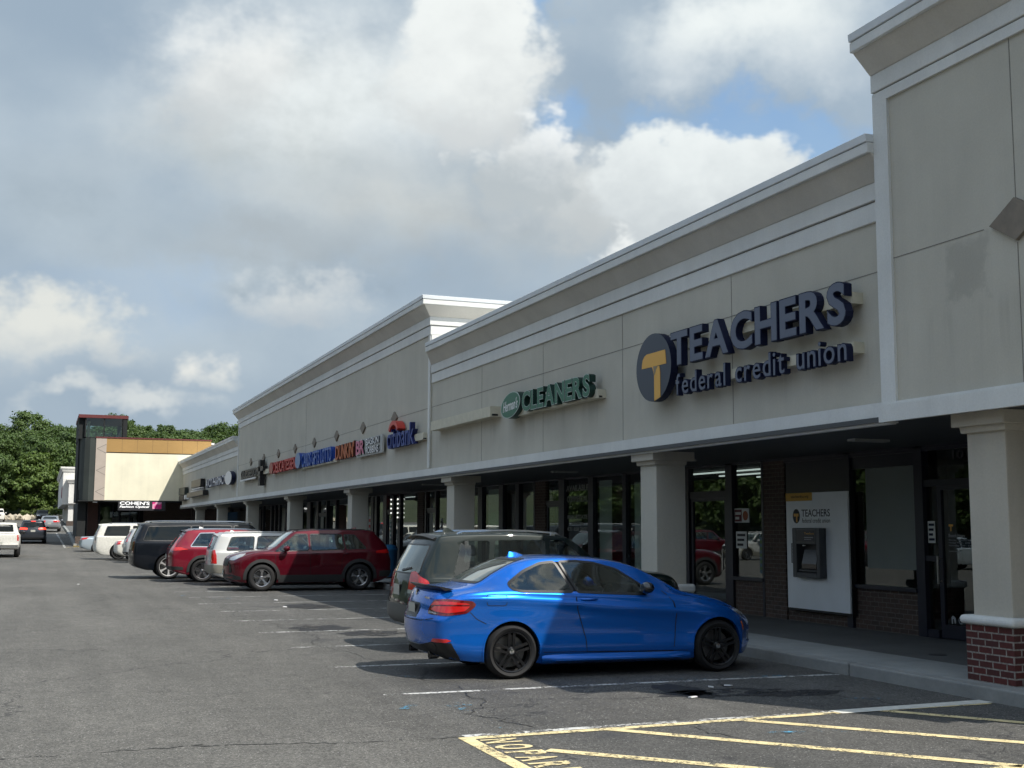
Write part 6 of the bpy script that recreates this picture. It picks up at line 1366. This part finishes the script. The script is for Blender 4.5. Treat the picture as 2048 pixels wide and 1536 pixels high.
suv('silver saloon driving away ahead of the dark grey SUV', (.72, 122, gh(122)), R(88), carpaint('mid silver paint', (.30, .31, .33), .5, .3), 2.8, 1.05, .95, .92, 1.46, .34, .38, .98, .84, 1.15, .45, (.96, .94),
    [(1.05, .48, .05, .08), (-.02, 0, -.98, -.78)], [(.3, .08), (.5, 0), (.7, .02), (1.0, .05)], dict(tail=(1.10, -1.65, -.85), rearlamps=[('tail_lamp', [(26, .82), (26, 1.0), (58, 1.04), (60, .88)], M_LAMPR)], plate=.74), group=G2)
suv('black SUV coming toward the camera at the far end of the lane', (-.05, 188, gh(186)), R(-86), carpaint('black paint', (.01, .01, .012), .2, .3), 2.8, 1.0, .93, .96, 1.74, .38, .43, 1.16, 1.02, 1.1, .4, (1.08, 1.05),
    [(.96, .40, .05, .08), (-.02, 0, -.9, -.86), (-.98, -.94, -1.72, -1.45)], [(.3, .08), (.8, .0), (1.0, .04), (1.7, .30)], dict(frontlamps=[('headlamp', [(30, .86), (30, .98), (62, 1.0), (62, .88)], M_LAMPW)], fplate=.7), group=G2)
suv('white boxy SUV at the far left edge beside the boulders', (-5.9, 187, gh(186)), R(-88), M_WHT, 2.9, .9, .8, .95, 1.85, .40, .44, 1.25, 1.12, 1.0, .6, (1.15, 1.12),
    [(.9, .6, .05, .08), (-.02, 0, -.9, -.86), (-.98, -.94, -1.72, -1.6)], [(.3, .05), (.8, .0), (1.0, .02), (1.8, .10)], dict(rimmat=M_RIMB), group=G2)
# white pickup at the left edge
def pickup():
    M = M_WHT; x0, x1 = -3.0, 2.85; t = empty('moving_car', (-2.12, 75.4, 0), R(90), 'white pickup truck driving away at the left edge with an open cargo bed', 'pickup', G2)
    sp = dict(x=(x0, x1), axles=(-1.85, 1.85), r=.40, arch=.47, flare=.03, fillet=.05, bow=(.04, .22), crown=.04, shoulder=.05, tuck=.03, archz=.02,
        top=[(x0, 1.27), (x0+.1, 1.31), (-1.2, 1.32), (-1.12, 1.34), (-1.02, 1.82), (-.9, 1.89), (.3, 1.92), (.6, 1.86), (1.25, 1.36), (1.35, 1.32), (2.4, 1.24), (2.7, 1.14), (2.85, .98)],
        bot=[(x0, .55), (x0+.3, .46), (0, .40), (2.5, .40), (2.85, .5)], belt=[(x0, 1.22), (-1.2, 1.24), (1.2, 1.24), (2.5, 1.1), (2.85, .8)],
        plan=[(x0, .97), (x0+.2, .99), (0, 1.0), (2.4, .99), (2.85, .88)], roof=[(x0, .93), (-1.3, .93), (-1.0, .76), (.5, .76), (1.3, .84), (2.85, .7)], rear=[(.3, 0), (2, 0)], front=[(.3, .1), (.6, 0), (1.2, .05)])
    body, bvh = build_body('pickup', sp, M, t); sk = Skin(bvh, sp, t)
    sk.patch('cargo_bed', 'top', [(-2.9, -.78), (-1.35, -.78), (-1.35, .78), (-2.9, .78)], M_BLK, .004, .2)
    side_windows(sk, lin([(-3, 1.34), (3, 1.32)]), lambda x: 1.78, [(1.1, .55, .0, .03), (-.07, -.05, -.8, -.75)])
    sk.patch('rear_window', 'rear', round_poly([(-.66, 1.40), (.66, 1.40), (.6, 1.80), (-.6, 1.80)], .05), M_CARGLASS, .004, .1)
    for s in ('R', 'L'): sk.patch('tail_lamp', 'rear'+s, [(51, .92), (51, 1.24), (56.5, 1.24), (56.5, .92)], M_LAMPR, .01, .05); mirror_unit(t, .9, (-1 if s == 'R' else 1)*1.0, 1.36, M_TRIMB, -1 if s == 'R' else 1, 1.5); handle(t, sk, 0, 1.15, -1 if s == 'R' else 1, M)
    B('rear_bumper', M_CHROME, t, (x0-.10, x0+.05, -.95, .95, .52, .70)); B('tow_hitch', M_BLK, t, (x0-.15, x0, -.1, .1, .42, .52)); plate(t, sk, 'rear', 0, .78)
    for x in (-1.85, 1.85):
        for y in (-1, 1): wheel(t, x, y*.87, .40, .26, 'six', .26, M_RIMS)
pickup()
# cars across the lot, seen only as reflections in the shop glass
src = {o['label'][:9]: o for o in COL.objects if o.get('category') in ('car',)}
pick = [o for o in COL.objects if o.get('category') == 'car' and o.name.startswith('parked_car')]
rn = random.Random(3)
for k_ in range(15):
    y = 22+k_*5.4+rn.uniform(-.5, .5); o = copy_tree(rn.choice([p for p in pick if 'coupe' not in p['label']]), None, (-12.5-(k_ % 2)*.6, y, 0), R(rn.choice((0, 180))))
    o['label'] = 'car across the lane that shows only as a reflection in the shop windows'; o['group'] = 'cars on the far side of the lane'
